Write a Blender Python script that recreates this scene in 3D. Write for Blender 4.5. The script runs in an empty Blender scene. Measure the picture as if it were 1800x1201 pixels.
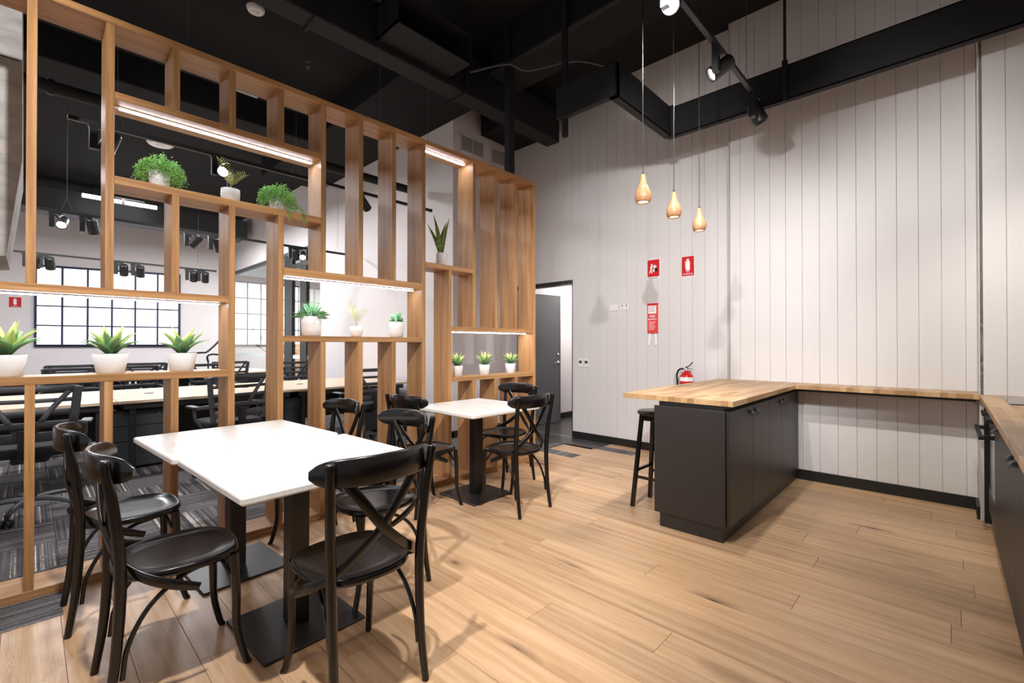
import bpy, math, random
from mathutils import Vector, Matrix
R = math.radians
random.seed(7)
SC = bpy.context.scene
COL = SC.collection

# ------------------------------------------------------------------ camera
YAW, PITCH, ROLL, FPX = R(43.53), R(0.363), R(0.0165), 806.5
_F = Vector((-math.sin(YAW), math.cos(YAW), 0)); _r = Vector((math.cos(YAW), math.sin(YAW), 0)); _u = Vector((0, 0, 1))
F2 = _F*math.cos(PITCH) + _u*math.sin(PITCH); U2 = _u*math.cos(PITCH) - _F*math.sin(PITCH)
R3 = _r*math.cos(ROLL) + U2*math.sin(ROLL); U3 = U2*math.cos(ROLL) - _r*math.sin(ROLL)
cd = bpy.data.cameras.new('camera'); cam = bpy.data.objects.new('camera', cd); COL.objects.link(cam)
cd.sensor_width = 36; cd.lens = FPX/1800*36; cd.clip_start = 0.02; cd.clip_end = 100
M = Matrix((R3, U3, -F2)).transposed().to_4x4(); M.translation = Vector((0, 0, 1.3)); cam.matrix_world = M
SC.camera = cam

# ------------------------------------------------------------------ world, exposure, large lights
SC.view_settings.view_transform = 'Standard'; SC.view_settings.look = 'None'
SC.view_settings.gamma = 1; SC.view_settings.use_curve_mapping = False
SC.view_settings.exposure = 0.38
w = bpy.data.worlds.new('room_light'); SC.world = w; w.use_nodes = True
bg = w.node_tree.nodes['Background']; bg.inputs[0].default_value = (0.97, 0.97, 1.0, 1); bg.inputs[1].default_value = 0.42

def spot(name, loc, target, power, angle=80, blend=.5, radius=.04, color=(1, .972, .955)):
    d = bpy.data.lights.new(name, 'SPOT'); d.energy = power; d.spot_size = R(angle); d.spot_blend = blend
    d.shadow_soft_size = radius; d.color = color
    o = bpy.data.objects.new(name, d); COL.objects.link(o); o.location = loc
    o.rotation_euler = (Vector(target)-Vector(loc)).to_track_quat('-Z', 'Y').to_euler(); return o
def area(name, loc, target, power, sx, sy, color=(1, .96, .93)):
    d = bpy.data.lights.new(name, 'AREA'); d.energy = power; d.shape = 'RECTANGLE'; d.size = sx; d.size_y = sy; d.color = color
    o = bpy.data.objects.new(name, d); COL.objects.link(o); o.location = loc
    o.rotation_euler = (Vector(target)-Vector(loc)).to_track_quat('-Z', 'Y').to_euler(); return o
# track lamps of the kitchen side (most of them above and behind the frame)
spot('lamp_wall_wash', (-0.9, -0.3, 3.35), (-2.7, 5.2, 0.7), 240, 48, .9, .05)
spot('lamp_wall_wash', (0.60, 1.05, 2.86), (-2.7, 5.2, 1.25), 300, 56, .8, .035)
spot('lamp_main', (-1.2, 2.45, 3.28), (-1.5, 5.2, 1.7), 105, 112, .5, .04)
spot('lamp_wall_wash', (0.1, 1.6, 3.4), (-0.5, 5.1, 1.75), 120, 50, 1, .05)
spot('lamp_tables', (-1.2, 0.1, 3.35), (-2.6, 0.9, 0.7), 260, 80, .6, .04)
spot('lamp_tables', (-1.2, 2.66, 3.33), (-1.9, 1.2, 0.0), 260, 100, .6, .04)
spot('lamp_island', (-1.22, 3.42, 3.27), (-2.8, 2.6, 0.0), 170, 90, .6, .04)
spot('lamp_floor', (-1.2, 1.0, 3.35), (-1.5, 1.9, 0), 170, 84, .8, .05)
spot('lamp_bench', (0.0, 2.4, 3.3), (0.55, 4.5, 1.0), 110, 60, .7, .03, (1, .95, .8))
# office side
for x, y, p in ((-7.0, -.6, 45), (-7.0, 1.7, 55), (-9.8, 0.2, 75), (-9.8, 2.2, 75), (-12.4, 0.5, 75), (-12.4, 2.4, 75)):
    area('office_fill_light', (x, y, 3.98), (x, y, 0), p, .5, .5, (.98, .97, 1.0))  # added fill without fittings, brightens the white office walls
spot('concrete_fill_light', (-1.2, -1.2, 3.35), (-4.2, -.5, 2.5), 330, 60, .9, .05)  # added lamp, brightens the concrete panel behind the screen
area('hall_light', (-4.2, 6.6, 2.5), (-4.2, 6.6, 0), 22, .5, .5)
area('glass_room_fill_light', (-13.5, 5.6, 3.3), (-13.5, 5.6, 0), 130, 1.5, .8)  # added fill so the room behind the glass is bright enough

# ------------------------------------------------------------------ materials
def mat(name, color=(.8, .8, .8), rough=.5, metal=0, spec=.5, emit=None, estr=0, coat=0, bump=None, trans=0):
    m = bpy.data.materials.new(name); m.use_nodes = True; nt = m.node_tree; b = nt.nodes['Principled BSDF']
    b.inputs['Base Color'].default_value = (*color, 1); b.inputs['Roughness'].default_value = rough
    b.inputs['Metallic'].default_value = metal; b.inputs['Specular IOR Level'].default_value = spec
    b.inputs['Coat Weight'].default_value = coat; b.inputs['Transmission Weight'].default_value = trans
    if emit: b.inputs['Emission Color'].default_value = (*emit, 1); b.inputs['Emission Strength'].default_value = estr
    if bump or emit is None:
        sc, st = bump or (60, .03)
        tc = nt.nodes.new('ShaderNodeTexCoord'); n = nt.nodes.new('ShaderNodeTexNoise'); n.inputs['Scale'].default_value = sc
        bp = nt.nodes.new('ShaderNodeBump'); bp.inputs['Strength'].default_value = st; bp.inputs['Distance'].default_value = .01
        nt.links.new(tc.outputs['Object'], n.inputs['Vector']); nt.links.new(n.outputs[0], bp.inputs['Height'])
        nt.links.new(bp.outputs[0], b.inputs['Normal'])
    return m
def srgb(r, g, b):
    f = lambda c: (c/255/12.92) if c/255 <= .04045 else ((c/255+.055)/1.055)**2.4
    return (f(r), f(g), f(b))
def ramp(nt, fac, stops):
    n = nt.nodes.new('ShaderNodeValToRGB'); e = n.color_ramp.elements
    while len(e) < len(stops): e.new(.5)
    for i, (p, c) in enumerate(stops): e[i].position = p; e[i].color = (*c, 1)
    nt.links.new(fac, n.inputs[0]); return n.outputs[0]
def wood(name, c1, c2, c3, axis, rough=.45, scale=1., knots=False, spec=.4):
    """long grain along `axis` of the object, each object with its own offset and tone"""
    m = bpy.data.materials.new(name); m.use_nodes = True; nt = m.node_tree; L = nt.links.new; N = nt.nodes.new
    b = nt.nodes['Principled BSDF']; b.inputs['Roughness'].default_value = rough; b.inputs['Specular IOR Level'].default_value = spec
    tc = N('ShaderNodeTexCoord'); oi = N('ShaderNodeObjectInfo')
    off = N('ShaderNodeVectorMath'); off.operation = 'SCALE'; off.inputs[0].default_value = (37, 23, 51); L(oi.outputs['Random'], off.inputs['Scale'])
    add = N('ShaderNodeVectorMath'); add.operation = 'ADD'; L(tc.outputs['Object'], add.inputs[0]); L(off.outputs[0], add.inputs[1])
    def mapped(s_long, s_cross):
        mp = N('ShaderNodeMapping'); s = [s_cross*scale]*3; s[axis] = s_long*scale; mp.inputs['Scale'].default_value = s
        L(add.outputs[0], mp.inputs[0]); return mp.outputs[0]
    n1 = N('ShaderNodeTexNoise'); n1.inputs['Scale'].default_value = 1; n1.inputs['Detail'].default_value = 5; n1.inputs['Distortion'].default_value = 1.2; L(mapped(.8, 16), n1.inputs['Vector'])
    n2 = N('ShaderNodeTexNoise'); n2.inputs['Scale'].default_value = 1; n2.inputs['Detail'].default_value = 4; L(mapped(9, 220), n2.inputs['Vector'])
    n3 = N('ShaderNodeTexWave'); n3.wave_type = 'RINGS'; n3.inputs['Scale'].default_value = 1.3; n3.inputs['Distortion'].default_value = 9; n3.inputs['Detail'].default_value = 3; n3.inputs['Detail Scale'].default_value = .8; L(mapped(.5, 7), n3.inputs['Vector'])
    mx = N('ShaderNodeMix'); mx.inputs['Factor'].default_value = .16; L(n1.outputs[0], mx.inputs['A']); L(n3.outputs['Fac'], mx.inputs['B'])
    mx2 = N('ShaderNodeMix'); mx2.inputs['Factor'].default_value = .3; L(mx.outputs[0], mx2.inputs['A']); L(n2.outputs[0], mx2.inputs['B'])
    col = ramp(nt, mx2.outputs[0], [(.25, c1), (.5, c2), (.75, c3)])
    hv = N('ShaderNodeHueSaturation'); L(col, hv.inputs['Color'])
    mr = N('ShaderNodeMapRange'); mr.inputs['To Min'].default_value = .86; mr.inputs['To Max'].default_value = 1.1; L(oi.outputs['Random'], mr.inputs[0]); L(mr.outputs[0], hv.inputs['Value'])
    out = hv.outputs[0]
    if knots:
        v = N('ShaderNodeTexVoronoi'); v.inputs['Scale'].default_value = 1; L(mapped(1.3, 3.6), v.inputs['Vector'])
        dn = N('ShaderNodeTexNoise'); dn.inputs['Scale'].default_value = 1; L(mapped(12, 40), dn.inputs['Vector'])
        ma = N('ShaderNodeMath'); ma.operation = 'MULTIPLY_ADD'; L(dn.outputs[0], ma.inputs[0]); ma.inputs[1].default_value = .07; L(v.outputs['Distance'], ma.inputs[2])
        kf = ramp(nt, ma.outputs[0], [(.065, (.95, .95, .95)), (.11, (.5, .5, .5)), (.26, (0, 0, 0))])
        sel = N('ShaderNodeSeparateColor'); L(v.outputs['Color'], sel.inputs[0])
        gt = N('ShaderNodeMath'); gt.operation = 'GREATER_THAN'; gt.inputs[1].default_value = .25; L(sel.outputs[0], gt.inputs[0])
        kk = N('ShaderNodeMath'); kk.operation = 'MULTIPLY'; L(kf, kk.inputs[0]); L(gt.outputs[0], kk.inputs[1])
        km = N('ShaderNodeMix'); km.data_type = 'RGBA'; L(kk.outputs[0], km.inputs['Factor']); L(out, km.inputs['A']); km.inputs['B'].default_value = (*srgb(70, 48, 34), 1)
        out = km.outputs['Result']
    L(out, b.inputs['Base Color'])
    bp = N('ShaderNodeBump'); bp.inputs['Strength'].default_value = .12; bp.inputs['Distance'].default_value = .004
    L(n2.outputs[0], bp.inputs['Height']); L(bp.outputs[0], b.inputs['Normal'])
    return m
OAKC = (srgb(170, 132, 98), srgb(202, 164, 126), srgb(222, 190, 154))
M_FLOOR = wood('oak_floor', *OAKC, 0, .36, 1, True, .45)
TIM = (srgb(138, 98, 60), srgb(184, 136, 88), srgb(210, 164, 112))
M_TZ = wood('timber_upright', *TIM, 2, .42); M_TY = wood('timber_shelf', *TIM, 1, .42)
DESKC = (srgb(205, 180, 150), srgb(222, 200, 172), srgb(232, 214, 190))
M_DESK = wood('desk_laminate', *DESKC, 1, .35)
M_PEND = wood('turned_pine', srgb(150, 104, 68), srgb(180, 134, 96), srgb(204, 162, 124), 2, .35, 3)
M_STAIR = wood('stair_ply', srgb(190, 150, 110), srgb(210, 172, 130), srgb(222, 186, 146), 0, .5)

def butcher(name, along):
    m = bpy.data.materials.new(name); m.use_nodes = True; nt = m.node_tree; L = nt.links.new; N = nt.nodes.new
    b = nt.nodes['Principled BSDF']; b.inputs['Roughness'].default_value = .4
    tc = N('ShaderNodeTexCoord'); mp = N('ShaderNodeMapping'); L(tc.outputs['Object'], mp.inputs[0])
    mp.inputs['Rotation'].default_value = (0, 0, 0 if along == 0 else R(90))
    br = N('ShaderNodeTexBrick'); br.inputs['Scale'].default_value = 1; br.inputs['Brick Width'].default_value = .38; br.inputs['Row Height'].default_value = .045
    br.inputs['Mortar Size'].default_value = .0004; br.offset = .37; br.inputs['Bias'].default_value = 0
    br.inputs['Color1'].default_value = (0, 0, 0, 1); br.inputs['Color2'].default_value = (1, 1, 1, 1); br.inputs['Mortar'].default_value = (.2, .2, .2, 1)
    L(mp.outputs[0], br.inputs['Vector'])
    mp2 = N('ShaderNodeMapping'); mp2.inputs['Scale'].default_value = (3, 60, 60) if along == 0 else (60, 3, 60); L(tc.outputs['Object'], mp2.inputs[0])
    n = N('ShaderNodeTexNoise'); n.inputs['Scale'].default_value = 1; n.inputs['Detail'].default_value = 4; L(mp2.outputs[0], n.inputs['Vector'])
    mx = N('ShaderNodeMix'); mx.inputs['Factor'].default_value = .4; L(br.outputs[0], mx.inputs['A']); L(n.outputs[0], mx.inputs['B'])
    L(ramp(nt, mx.outputs[0], [(.1, srgb(150, 112, 72)), (.5, srgb(184, 146, 104)), (.9, srgb(208, 174, 132))]), b.inputs['Base Color'])
    return m
M_BUTY = butcher('butcher_block_long', 1); M_BUTX = butcher('butcher_block_cross', 0)

def noisy(name, stops, scale=(1, 1, 1), rough=.5, detail=4, dist=0, bump=0, metal=0, spec=.5):
    m = bpy.data.materials.new(name); m.use_nodes = True; nt = m.node_tree; L = nt.links.new; N = nt.nodes.new
    b = nt.nodes['Principled BSDF']; b.inputs['Roughness'].default_value = rough; b.inputs['Metallic'].default_value = metal; b.inputs['Specular IOR Level'].default_value = spec
    tc = N('ShaderNodeTexCoord'); mp = N('ShaderNodeMapping'); mp.inputs['Scale'].default_value = scale; L(tc.outputs['Object'], mp.inputs[0])
    n = N('ShaderNodeTexNoise'); n.inputs['Scale'].default_value = 1; n.inputs['Detail'].default_value = detail; n.inputs['Distortion'].default_value = dist; L(mp.outputs[0], n.inputs['Vector'])
    L(ramp(nt, n.outputs[0], stops), b.inputs['Base Color'])
    if bump:
        bp = N('ShaderNodeBump'); bp.inputs['Strength'].default_value = bump; bp.inputs['Distance'].default_value = .01; L(n.outputs[0], bp.inputs['Height']); L(bp.outputs[0], b.inputs['Normal'])
    return m
M_MARBLE = noisy('marble_laminate', [(.3, srgb(232, 226, 218)), (.5, srgb(240, 236, 231)), (.7, srgb(245, 243, 239))], (4, 14, 9), .28, 5, 1.5)
M_CONC = noisy('concrete', [(.3, srgb(150, 146, 144)), (.55, srgb(178, 174, 172)), (.8, srgb(200, 196, 193))], (3, 4, 12), .8, 8, .5, .1)
M_WALL = noisy('wall_board_paint', [(.3, srgb(218, 215, 215)), (.7, srgb(223, 220, 220))], (1, 1, 1), .45)
M_WALLW = noisy('white_wall_paint', [(.3, srgb(228, 222, 222)), (.7, srgb(233, 228, 228))], (1, 1, 1), .6)
M_GAP = mat('groove_paint', srgb(214, 208, 205), .6)
M_CEIL = noisy('black_ceiling_paint', [(.3, (.013, .013, .014)), (.7, (.017, .017, .018))], (1, 1, 1), .85, spec=.2)
M_BEAM = mat('black_steel', (.012, .012, .013), .65, spec=.3)
M_LACQ = mat('black_lacquered_wood', (.0055, .0048, .0046), .24, spec=.5, bump=(140, .012))
M_PED = mat('black_powder_coat', (.014, .012, .0115), .38, bump=(300, .05))
M_CAB = mat('charcoal_cabinet', (.028, .025, .024), .42, bump=(200, .02))
M_KICK = mat('black_skirting', (.010, .0095, .009), .4)
M_BLK = mat('black_plastic', (.013, .013, .014), .4)
M_GREYP = mat('dark_grey_plastic', (.05, .053, .06), .5)
M_MESHF = mat('office_seat_fabric', (.014, .015, .018), .9)
M_DRAW = mat('drawer_steel', (.035, .038, .045), .5)
M_CHROME = mat('chrome', (.7, .7, .7), .15, 1)
M_WPLAS = mat('white_plastic', srgb(238, 236, 234), .35)
M_POT = mat('white_ceramic', srgb(240, 238, 236), .35)
M_RED = mat('sign_red', srgb(205, 28, 40), .4)
M_REDP = mat('extinguisher_red', srgb(200, 30, 30), .3)
M_BLANK = mat('fire_blanket_pack', srgb(225, 70, 70), .4)
M_WHITE = mat('white_print', srgb(245, 245, 245), .5)
M_INK = mat('black_print', (.01, .01, .01), .5)
M_ALU = mat('aluminium', (.6, .6, .62), .35, .9)
M_LED = mat('led_light', emit=(.80, .85, 1.0), estr=26)
M_LAMP = mat('lamp_light', emit=(1, .97, .92), estr=40)
M_BULB = mat('bulb_light', emit=(1, .86, .66), estr=6)
M_LBOX = mat('lightbox_light', emit=(.90, .93, 1.0), estr=1.0); M_GRIDGLOW = mat('panel_grid_glow', emit=(.86, .90, 1.0), estr=.72)
M_TUBE = mat('tube_light', emit=(1, .97, .97), estr=6)
M_NAVY = mat('navy_frame', (.015, .02, .06), .5)
M_DOOR = mat('grey_door_paint', srgb(88, 88, 90), .45)
M_TILE = noisy('dark_floor_tile', [(.3, srgb(62, 60, 60)), (.7, srgb(84, 82, 81))], (6, 6, 6), .3, 6)
M_COOK = mat('glass_cooktop', (.03, .035, .03), .06)
M_SOIL = mat('pebble_soil', srgb(96, 66, 62), .9, bump=(90, 1))
M_GLASSF = mat('frosted_band', srgb(215, 225, 225), .5)
def glass():
    m = bpy.data.materials.new('clear_glass'); m.use_nodes = True; nt = m.node_tree; nt.nodes.remove(nt.nodes['Principled BSDF'])
    o = nt.nodes['Material Output']; t = nt.nodes.new('ShaderNodeBsdfTransparent'); t.inputs[0].default_value = (.93, .96, .96, 1)
    g = nt.nodes.new('ShaderNodeBsdfGlossy'); g.inputs['Roughness'].default_value = .0
    lw = nt.nodes.new('ShaderNodeLayerWeight'); lw.inputs[0].default_value = .5; f = nt.nodes.new('ShaderNodeMath'); f.operation = 'POWER'; f.inputs[1].default_value = 4; nt.links.new(lw.outputs['Facing'], f.inputs[0]); mx = nt.nodes.new('ShaderNodeMixShader')
    nt.links.new(f.outputs[0], mx.inputs[0]); nt.links.new(t.outputs[0], mx.inputs[1]); nt.links.new(g.outputs[0], mx.inputs[2]); nt.links.new(mx.outputs[0], o.inputs[0]); return m
M_GLASS = glass()
def leafmat(name, base, tip, tz=.16, rough=.45):
    m = bpy.data.materials.new(name); m.use_nodes = True; nt = m.node_tree; L = nt.links.new; N = nt.nodes.new
    b = nt.nodes['Principled BSDF']; b.inputs['Roughness'].default_value = rough; b.inputs['Subsurface Weight'].default_value = 0
    tc = N('ShaderNodeTexCoord'); sp = N('ShaderNodeSeparateXYZ'); L(tc.outputs['Object'], sp.inputs[0])
    n = N('ShaderNodeTexNoise'); n.inputs['Scale'].default_value = 25; L(tc.outputs['Object'], n.inputs['Vector'])
    mr = N('ShaderNodeMapRange'); mr.inputs['From Max'].default_value = tz; L(sp.outputs[2], mr.inputs[0])
    ad = N('ShaderNodeMath'); ad.operation = 'MULTIPLY_ADD'; L(n.outputs[0], ad.inputs[0]); ad.inputs[1].default_value = .3; L(mr.outputs[0], ad.inputs[2])
    L(ramp(nt, ad.outputs[0], [(.25, base), (1, tip)]), b.inputs['Base Color']); return m
M_AGO = leafmat('agave_outer_leaf', srgb(58, 108, 58), srgb(140, 186, 124)); M_AGI = leafmat('agave_inner_leaf', srgb(120, 165, 70), srgb(222, 236, 140))
M_TRAIL = leafmat('trailing_leaf', srgb(118, 176, 80), srgb(172, 226, 140), .2); M_PALM = leafmat('palm_frond', srgb(140, 148, 76), srgb(200, 204, 120), .25)
M_BUSH = leafmat('bushy_leaf', srgb(84, 160, 90), srgb(160, 225, 170), .16)
def snake():
    m = bpy.data.materials.new('snake_leaf'); m.use_nodes = True; nt = m.node_tree; L = nt.links.new; N = nt.nodes.new
    b = nt.nodes['Principled BSDF']; b.inputs['Roughness'].default_value = .4
    tc = N('ShaderNodeTexCoord'); wv = N('ShaderNodeTexWave'); wv.bands_direction = 'Z'; wv.inputs['Scale'].default_value = 22; wv.inputs['Distortion'].default_value = 9; wv.inputs['Detail'].default_value = 3; wv.inputs['Detail Scale'].default_value = 4
    L(tc.outputs['Object'], wv.inputs['Vector']); L(ramp(nt, wv.outputs['Fac'], [(.3, srgb(38, 66, 34)), (.6, srgb(112, 140, 52)), (.9, srgb(160, 176, 70))]), b.inputs['Base Color']); return m
M_SNAKE = snake()
def carpet(name, axis, strong):
    m = bpy.data.materials.new(name); m.use_nodes = True; nt = m.node_tree; L = nt.links.new; N = nt.nodes.new
    b = nt.nodes['Principled BSDF']; b.inputs['Roughness'].default_value = .95; b.inputs['Specular IOR Level'].default_value = .1
    tc = N('ShaderNodeTexCoord'); oi = N('ShaderNodeObjectInfo'); add = N('ShaderNodeVectorMath'); add.operation = 'MULTIPLY_ADD'
    L(oi.outputs['Random'], add.inputs[0]); add.inputs[1].default_value = (9, 9, 9); L(tc.outputs['Object'], add.inputs[2])
    s = [70, 70, 1]; s[axis] = .5
    mp = N('ShaderNodeMapping'); mp.inputs['Scale'].default_value = s; L(add.outputs[0], mp.inputs[0])
    n = N('ShaderNodeTexNoise'); n.inputs['Scale'].default_value = 1; n.inputs['Detail'].default_value = 1; L(mp.outputs[0], n.inputs['Vector'])
    mp2 = N('ShaderNodeMapping'); s2 = [220, 220, 1]; s2[axis] = 60; mp2.inputs['Scale'].default_value = s2; L(add.outputs[0], mp2.inputs[0])
    n2 = N('ShaderNodeTexNoise'); n2.inputs['Scale'].default_value = 1; L(mp2.outputs[0], n2.inputs['Vector'])
    mx = N('ShaderNodeMix'); mx.inputs['Factor'].default_value = .35; L(n.outputs[0], mx.inputs['A']); L(n2.outputs[0], mx.inputs['B'])
    hi = srgb(214, 208, 192) if strong else srgb(140, 137, 136)
    L(ramp(nt, mx.outputs[0], [(.36, srgb(66, 65, 68)), (.5, srgb(104, 102, 104)), (.585, srgb(118, 115, 115)), (.63, hi)]), b.inputs['Base Color'])
    bp = N('ShaderNodeBump'); bp.inputs['Strength'].default_value = .5; bp.inputs['Distance'].default_value = .003; L(n2.outputs[0], bp.inputs['Height']); L(bp.outputs[0], b.inputs['Normal'])
    return m
M_CPX = carpet('striped_carpet', 0, True); M_CPY = carpet('plain_carpet', 1, False)

# ------------------------------------------------------------------ mesh helpers
def crm(pts, n=6):
    P = [Vector(p) for p in pts]; P = [P[0]*2-P[1]]+P+[P[-1]*2-P[-2]]; out = []
    for i in range(1, len(P)-2):
        a, b, c, d = P[i-1:i+3]
        for k in range(n):
            t = k/n; out.append(.5*((2*b)+(c-a)*t+(2*a-5*b+4*c-d)*t*t+(3*b-a-3*c+d)*t**3))
    out.append(P[-2]); return out
def lerpl(v, m):
    out = []
    for i in range(m):
        t = i/(m-1)*(len(v)-1); k = min(int(t), len(v)-2); out.append(v[k]+(v[k+1]-v[k])*(t-k))
    return out
class MB:
    def __init__(s): s.v = []; s.f = []; s.sm = []; s.mi = []; s.cur = 0
    def add(s, vs, fs, smooth=False):
        o = len(s.v); s.v += [tuple(v) for v in vs]
        for f in fs: s.f.append([i+o for i in f]); s.sm.append(smooth); s.mi.append(s.cur)
        return s
    def box(s, x0, x1, y0, y1, z0, z1):
        return s.add([(x, y, z) for z in (z0, z1) for x, y in ((x0, y0), (x1, y0), (x1, y1), (x0, y1))],
                     [(3, 2, 1, 0), (4, 5, 6, 7), (0, 1, 5, 4), (1, 2, 6, 5), (2, 3, 7, 6), (3, 0, 4, 7)])
    def bbox(s, x0, x1, y0, y1, z0, z1, c=.003):
        """box with chamfered edges"""
        X = (x0, x1); Y = (y0, y1); Z = (z0, z1); vs = []; idx = {}
        for i in (0, 1):
            for j in (0, 1):
                for k in (0, 1):
                    sx, sy, sz = (c if i == 0 else -c), (c if j == 0 else -c), (c if k == 0 else -c)
                    idx[i, j, k] = len(vs)
                    vs += [(X[i], Y[j]+sy, Z[k]+sz), (X[i]+sx, Y[j], Z[k]+sz), (X[i]+sx, Y[j]+sy, Z[k])]
        g = lambda i, j, k, a: idx[i, j, k]+a
        fs = []
        q = ((0, 0), (1, 0), (1, 1), (0, 1))
        for t in (0, 1):
            f = [g(t, a, b, 0) for a, b in q]; fs.append(f if t else f[::-1])
            f = [g(a, t, b, 1) for a, b in q]; fs.append(f[::-1] if t else f)
            f = [g(a, b, t, 2) for a, b in q]; fs.append(f if t else f[::-1])
        for a in (0, 1):
            for b in (0, 1):
                for nm, f in (('z', [g(a, b, 0, 0), g(a, b, 0, 1), g(a, b, 1, 1), g(a, b, 1, 0)]),
                              ('y', [g(a, 0, b, 0), g(a, 1, b, 0), g(a, 1, b, 2), g(a, 0, b, 2)]),
                              ('x', [g(0, a, b, 1), g(0, a, b, 2), g(1, a, b, 2), g(1, a, b, 1)])):
                    fl = (a != b) if nm != 'y' else (a == b)
                    fs.append(f if fl else f[::-1])
        for i in (0, 1):
            for j in (0, 1):
                for k in (0, 1):
                    f = [g(i, j, k, 0), g(i, j, k, 1), g(i, j, k, 2)]
                    fs.append(f if (i+j+k) % 2 == 1 else f[::-1])
        return s.add(vs, fs)
    def prism(s, pts, z0, z1):
        n = len(pts); return s.add([(x, y, z0) for x, y in pts]+[(x, y, z1) for x, y in pts],
                     [list(range(n))[::-1], list(range(n, 2*n))]+[(i, (i+1) % n, (i+1) % n+n, i+n) for i in range(n)])
    def rings(s, rings, smooth=True, cap0=True, cap1=True, closed=True):
        n = len(rings[0]); vs = [p for r in rings for p in r]; fs = []
        for k in range(len(rings)-1):
            for i in range(n if closed else n-1):
                j = (i+1) % n; fs.append((k*n+i, k*n+j, (k+1)*n+j, (k+1)*n+i))
        s.add(vs, fs, smooth)
        if cap0: s.add(rings[0], [list(range(n))[::-1]])
        if cap1: s.add(rings[-1], [list(range(n))])
        return s
    def lathe(s, prof, c=(0, 0, 0), n=24, mat_=None, smooth=True, caps=True):
        R_ = []
        for r, z in prof:
            ring = [Vector((r*math.cos(2*math.pi*i/n), r*math.sin(2*math.pi*i/n), z)) for i in range(n)]
            if mat_: ring = [mat_ @ p for p in ring]
            R_.append([p+Vector(c) for p in ring])
        return s.rings(R_, smooth, caps, caps)
    def tube(s, pts, r, n=8, sub=5, smooth=True, square=False):
        P = crm(pts, sub) if sub > 1 else [Vector(p) for p in pts]
        rr = lerpl(r if isinstance(r, (list, tuple)) else [r, r], len(P)); rings = []; N = None
        for i, p in enumerate(P):
            T = (P[min(i+1, len(P)-1)]-P[max(i-1, 0)]).normalized()
            if N is None:
                N = T.cross(Vector((0, 0, 1)) if abs(T.z) < .9 else Vector((1, 0, 0))).normalized()
            N = (N-T*N.dot(T)).normalized(); B = T.cross(N)
            rings.append([p+(N*math.cos(2*math.pi*(k+.5)/n)+B*math.sin(2*math.pi*(k+.5)/n))*rr[i]*(1.414 if square else 1) for k in range(n)])
        return s.rings(rings, smooth and not square)
    def ribbon(s, pts, nrm, w, t, sub=6, smooth=True):
        P = crm(pts, sub); NN = crm(nrm, sub); ww = lerpl(w if isinstance(w, (list, tuple)) else [w, w], len(P)); rings = []
        for i, p in enumerate(P):
            T = (P[min(i+1, len(P)-1)]-P[max(i-1, 0)]).normalized(); N = (NN[i]-T*NN[i].dot(T)).normalized(); B = T.cross(N)
            a, b = ww[i]/2, t/2; c = min(b*.7, a*.5)
            rings.append([p+B*x+N*y for x, y in ((-a, -b+c), (-a+c, -b), (a-c, -b), (a, -b+c), (a, b-c), (a-c, b), (-a+c, b), (-a, b-c))])
        return s.rings(rings, smooth)
    def mesh(s, name, mats):
        me = bpy.data.meshes.new(name); me.from_pydata(s.v, [], s.f)
        for m in (mats if isinstance(mats, (list, tuple)) else [mats]): me.materials.append(m)
        me.polygons.foreach_set('use_smooth', s.sm); me.polygons.foreach_set('material_index', s.mi); me.update(); return me
    def build(s, name, m, parent=None, loc=(0, 0, 0), rot=None):
        o = bpy.data.objects.new(name, s.mesh(name, m)); COL.objects.link(o); o.parent = parent; o.location = loc
        if rot: o.rotation_euler = rot
        return o
def tag(o, label=None, cat=None, group=None, kind=None):
    if label: o['label'] = label
    if cat: o['category'] = cat
    if group: o['group'] = group
    if kind: o['kind'] = kind
    return o
def thing(name, label, cat, loc=(0, 0, 0), rz=0, group=None):
    o = bpy.data.objects.new(name, None); COL.objects.link(o); o.location = loc; o.rotation_euler = (0, 0, rz); o.empty_display_size = .05
    return tag(o, label, cat, group)
def inst(name, me, parent=None, loc=(0, 0, 0), rot=(0, 0, 0), scale=(1, 1, 1)):
    o = bpy.data.objects.new(name, me); COL.objects.link(o); o.parent = parent; o.location = loc; o.rotation_euler = rot; o.scale = scale; return o
def dup(root, loc, rz, label, group=None):
    kids = {}
    for k in KIDS[root.name]: kids.setdefault(k.parent.name, []).append(k)
    def cp(o, par):
        c = o.copy(); COL.objects.link(c); c.parent = par
        for ch in kids.get(o.name, []): cp(ch, c)
        return c
    c = cp(root, None); c.location = loc; c.rotation_euler = (0, 0, rz); c['label'] = label
    if group: c['group'] = group
    return c
KIDS = {}
def freeze(root):
    KIDS[root.name] = [o for o in bpy.data.objects if o.parent and (o.parent == root or o.parent.parent == root)]
def textmesh(txt, size, m, parent, loc, rot, name='lettering', extr=.0006, bold=0):
    cu = bpy.data.curves.new('t', 'FONT'); cu.body = txt; cu.size = size; cu.align_x = 'CENTER'; cu.align_y = 'CENTER'; cu.extrude = extr; cu.offset = bold; cu.resolution_u = 2
    t = bpy.data.objects.new('t', cu); COL.objects.link(t); dg = bpy.context.evaluated_depsgraph_get()
    me = bpy.data.meshes.new_from_object(t.evaluated_get(dg)); bpy.data.objects.remove(t); bpy.data.curves.remove(cu)
    me.materials.clear(); me.materials.append(m); o = bpy.data.objects.new(name, me); COL.objects.link(o)
    o.parent = parent; o.location = loc; o.rotation_euler = rot; return o
def struct(name, mb, m, kind='structure'):
    o = mb.build(name, m); o['kind'] = kind; return o

# ================================================================== THE SHELL
YL, YR, YP, CZ = 5.24, 5.15, 4.86, 4.74
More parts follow.
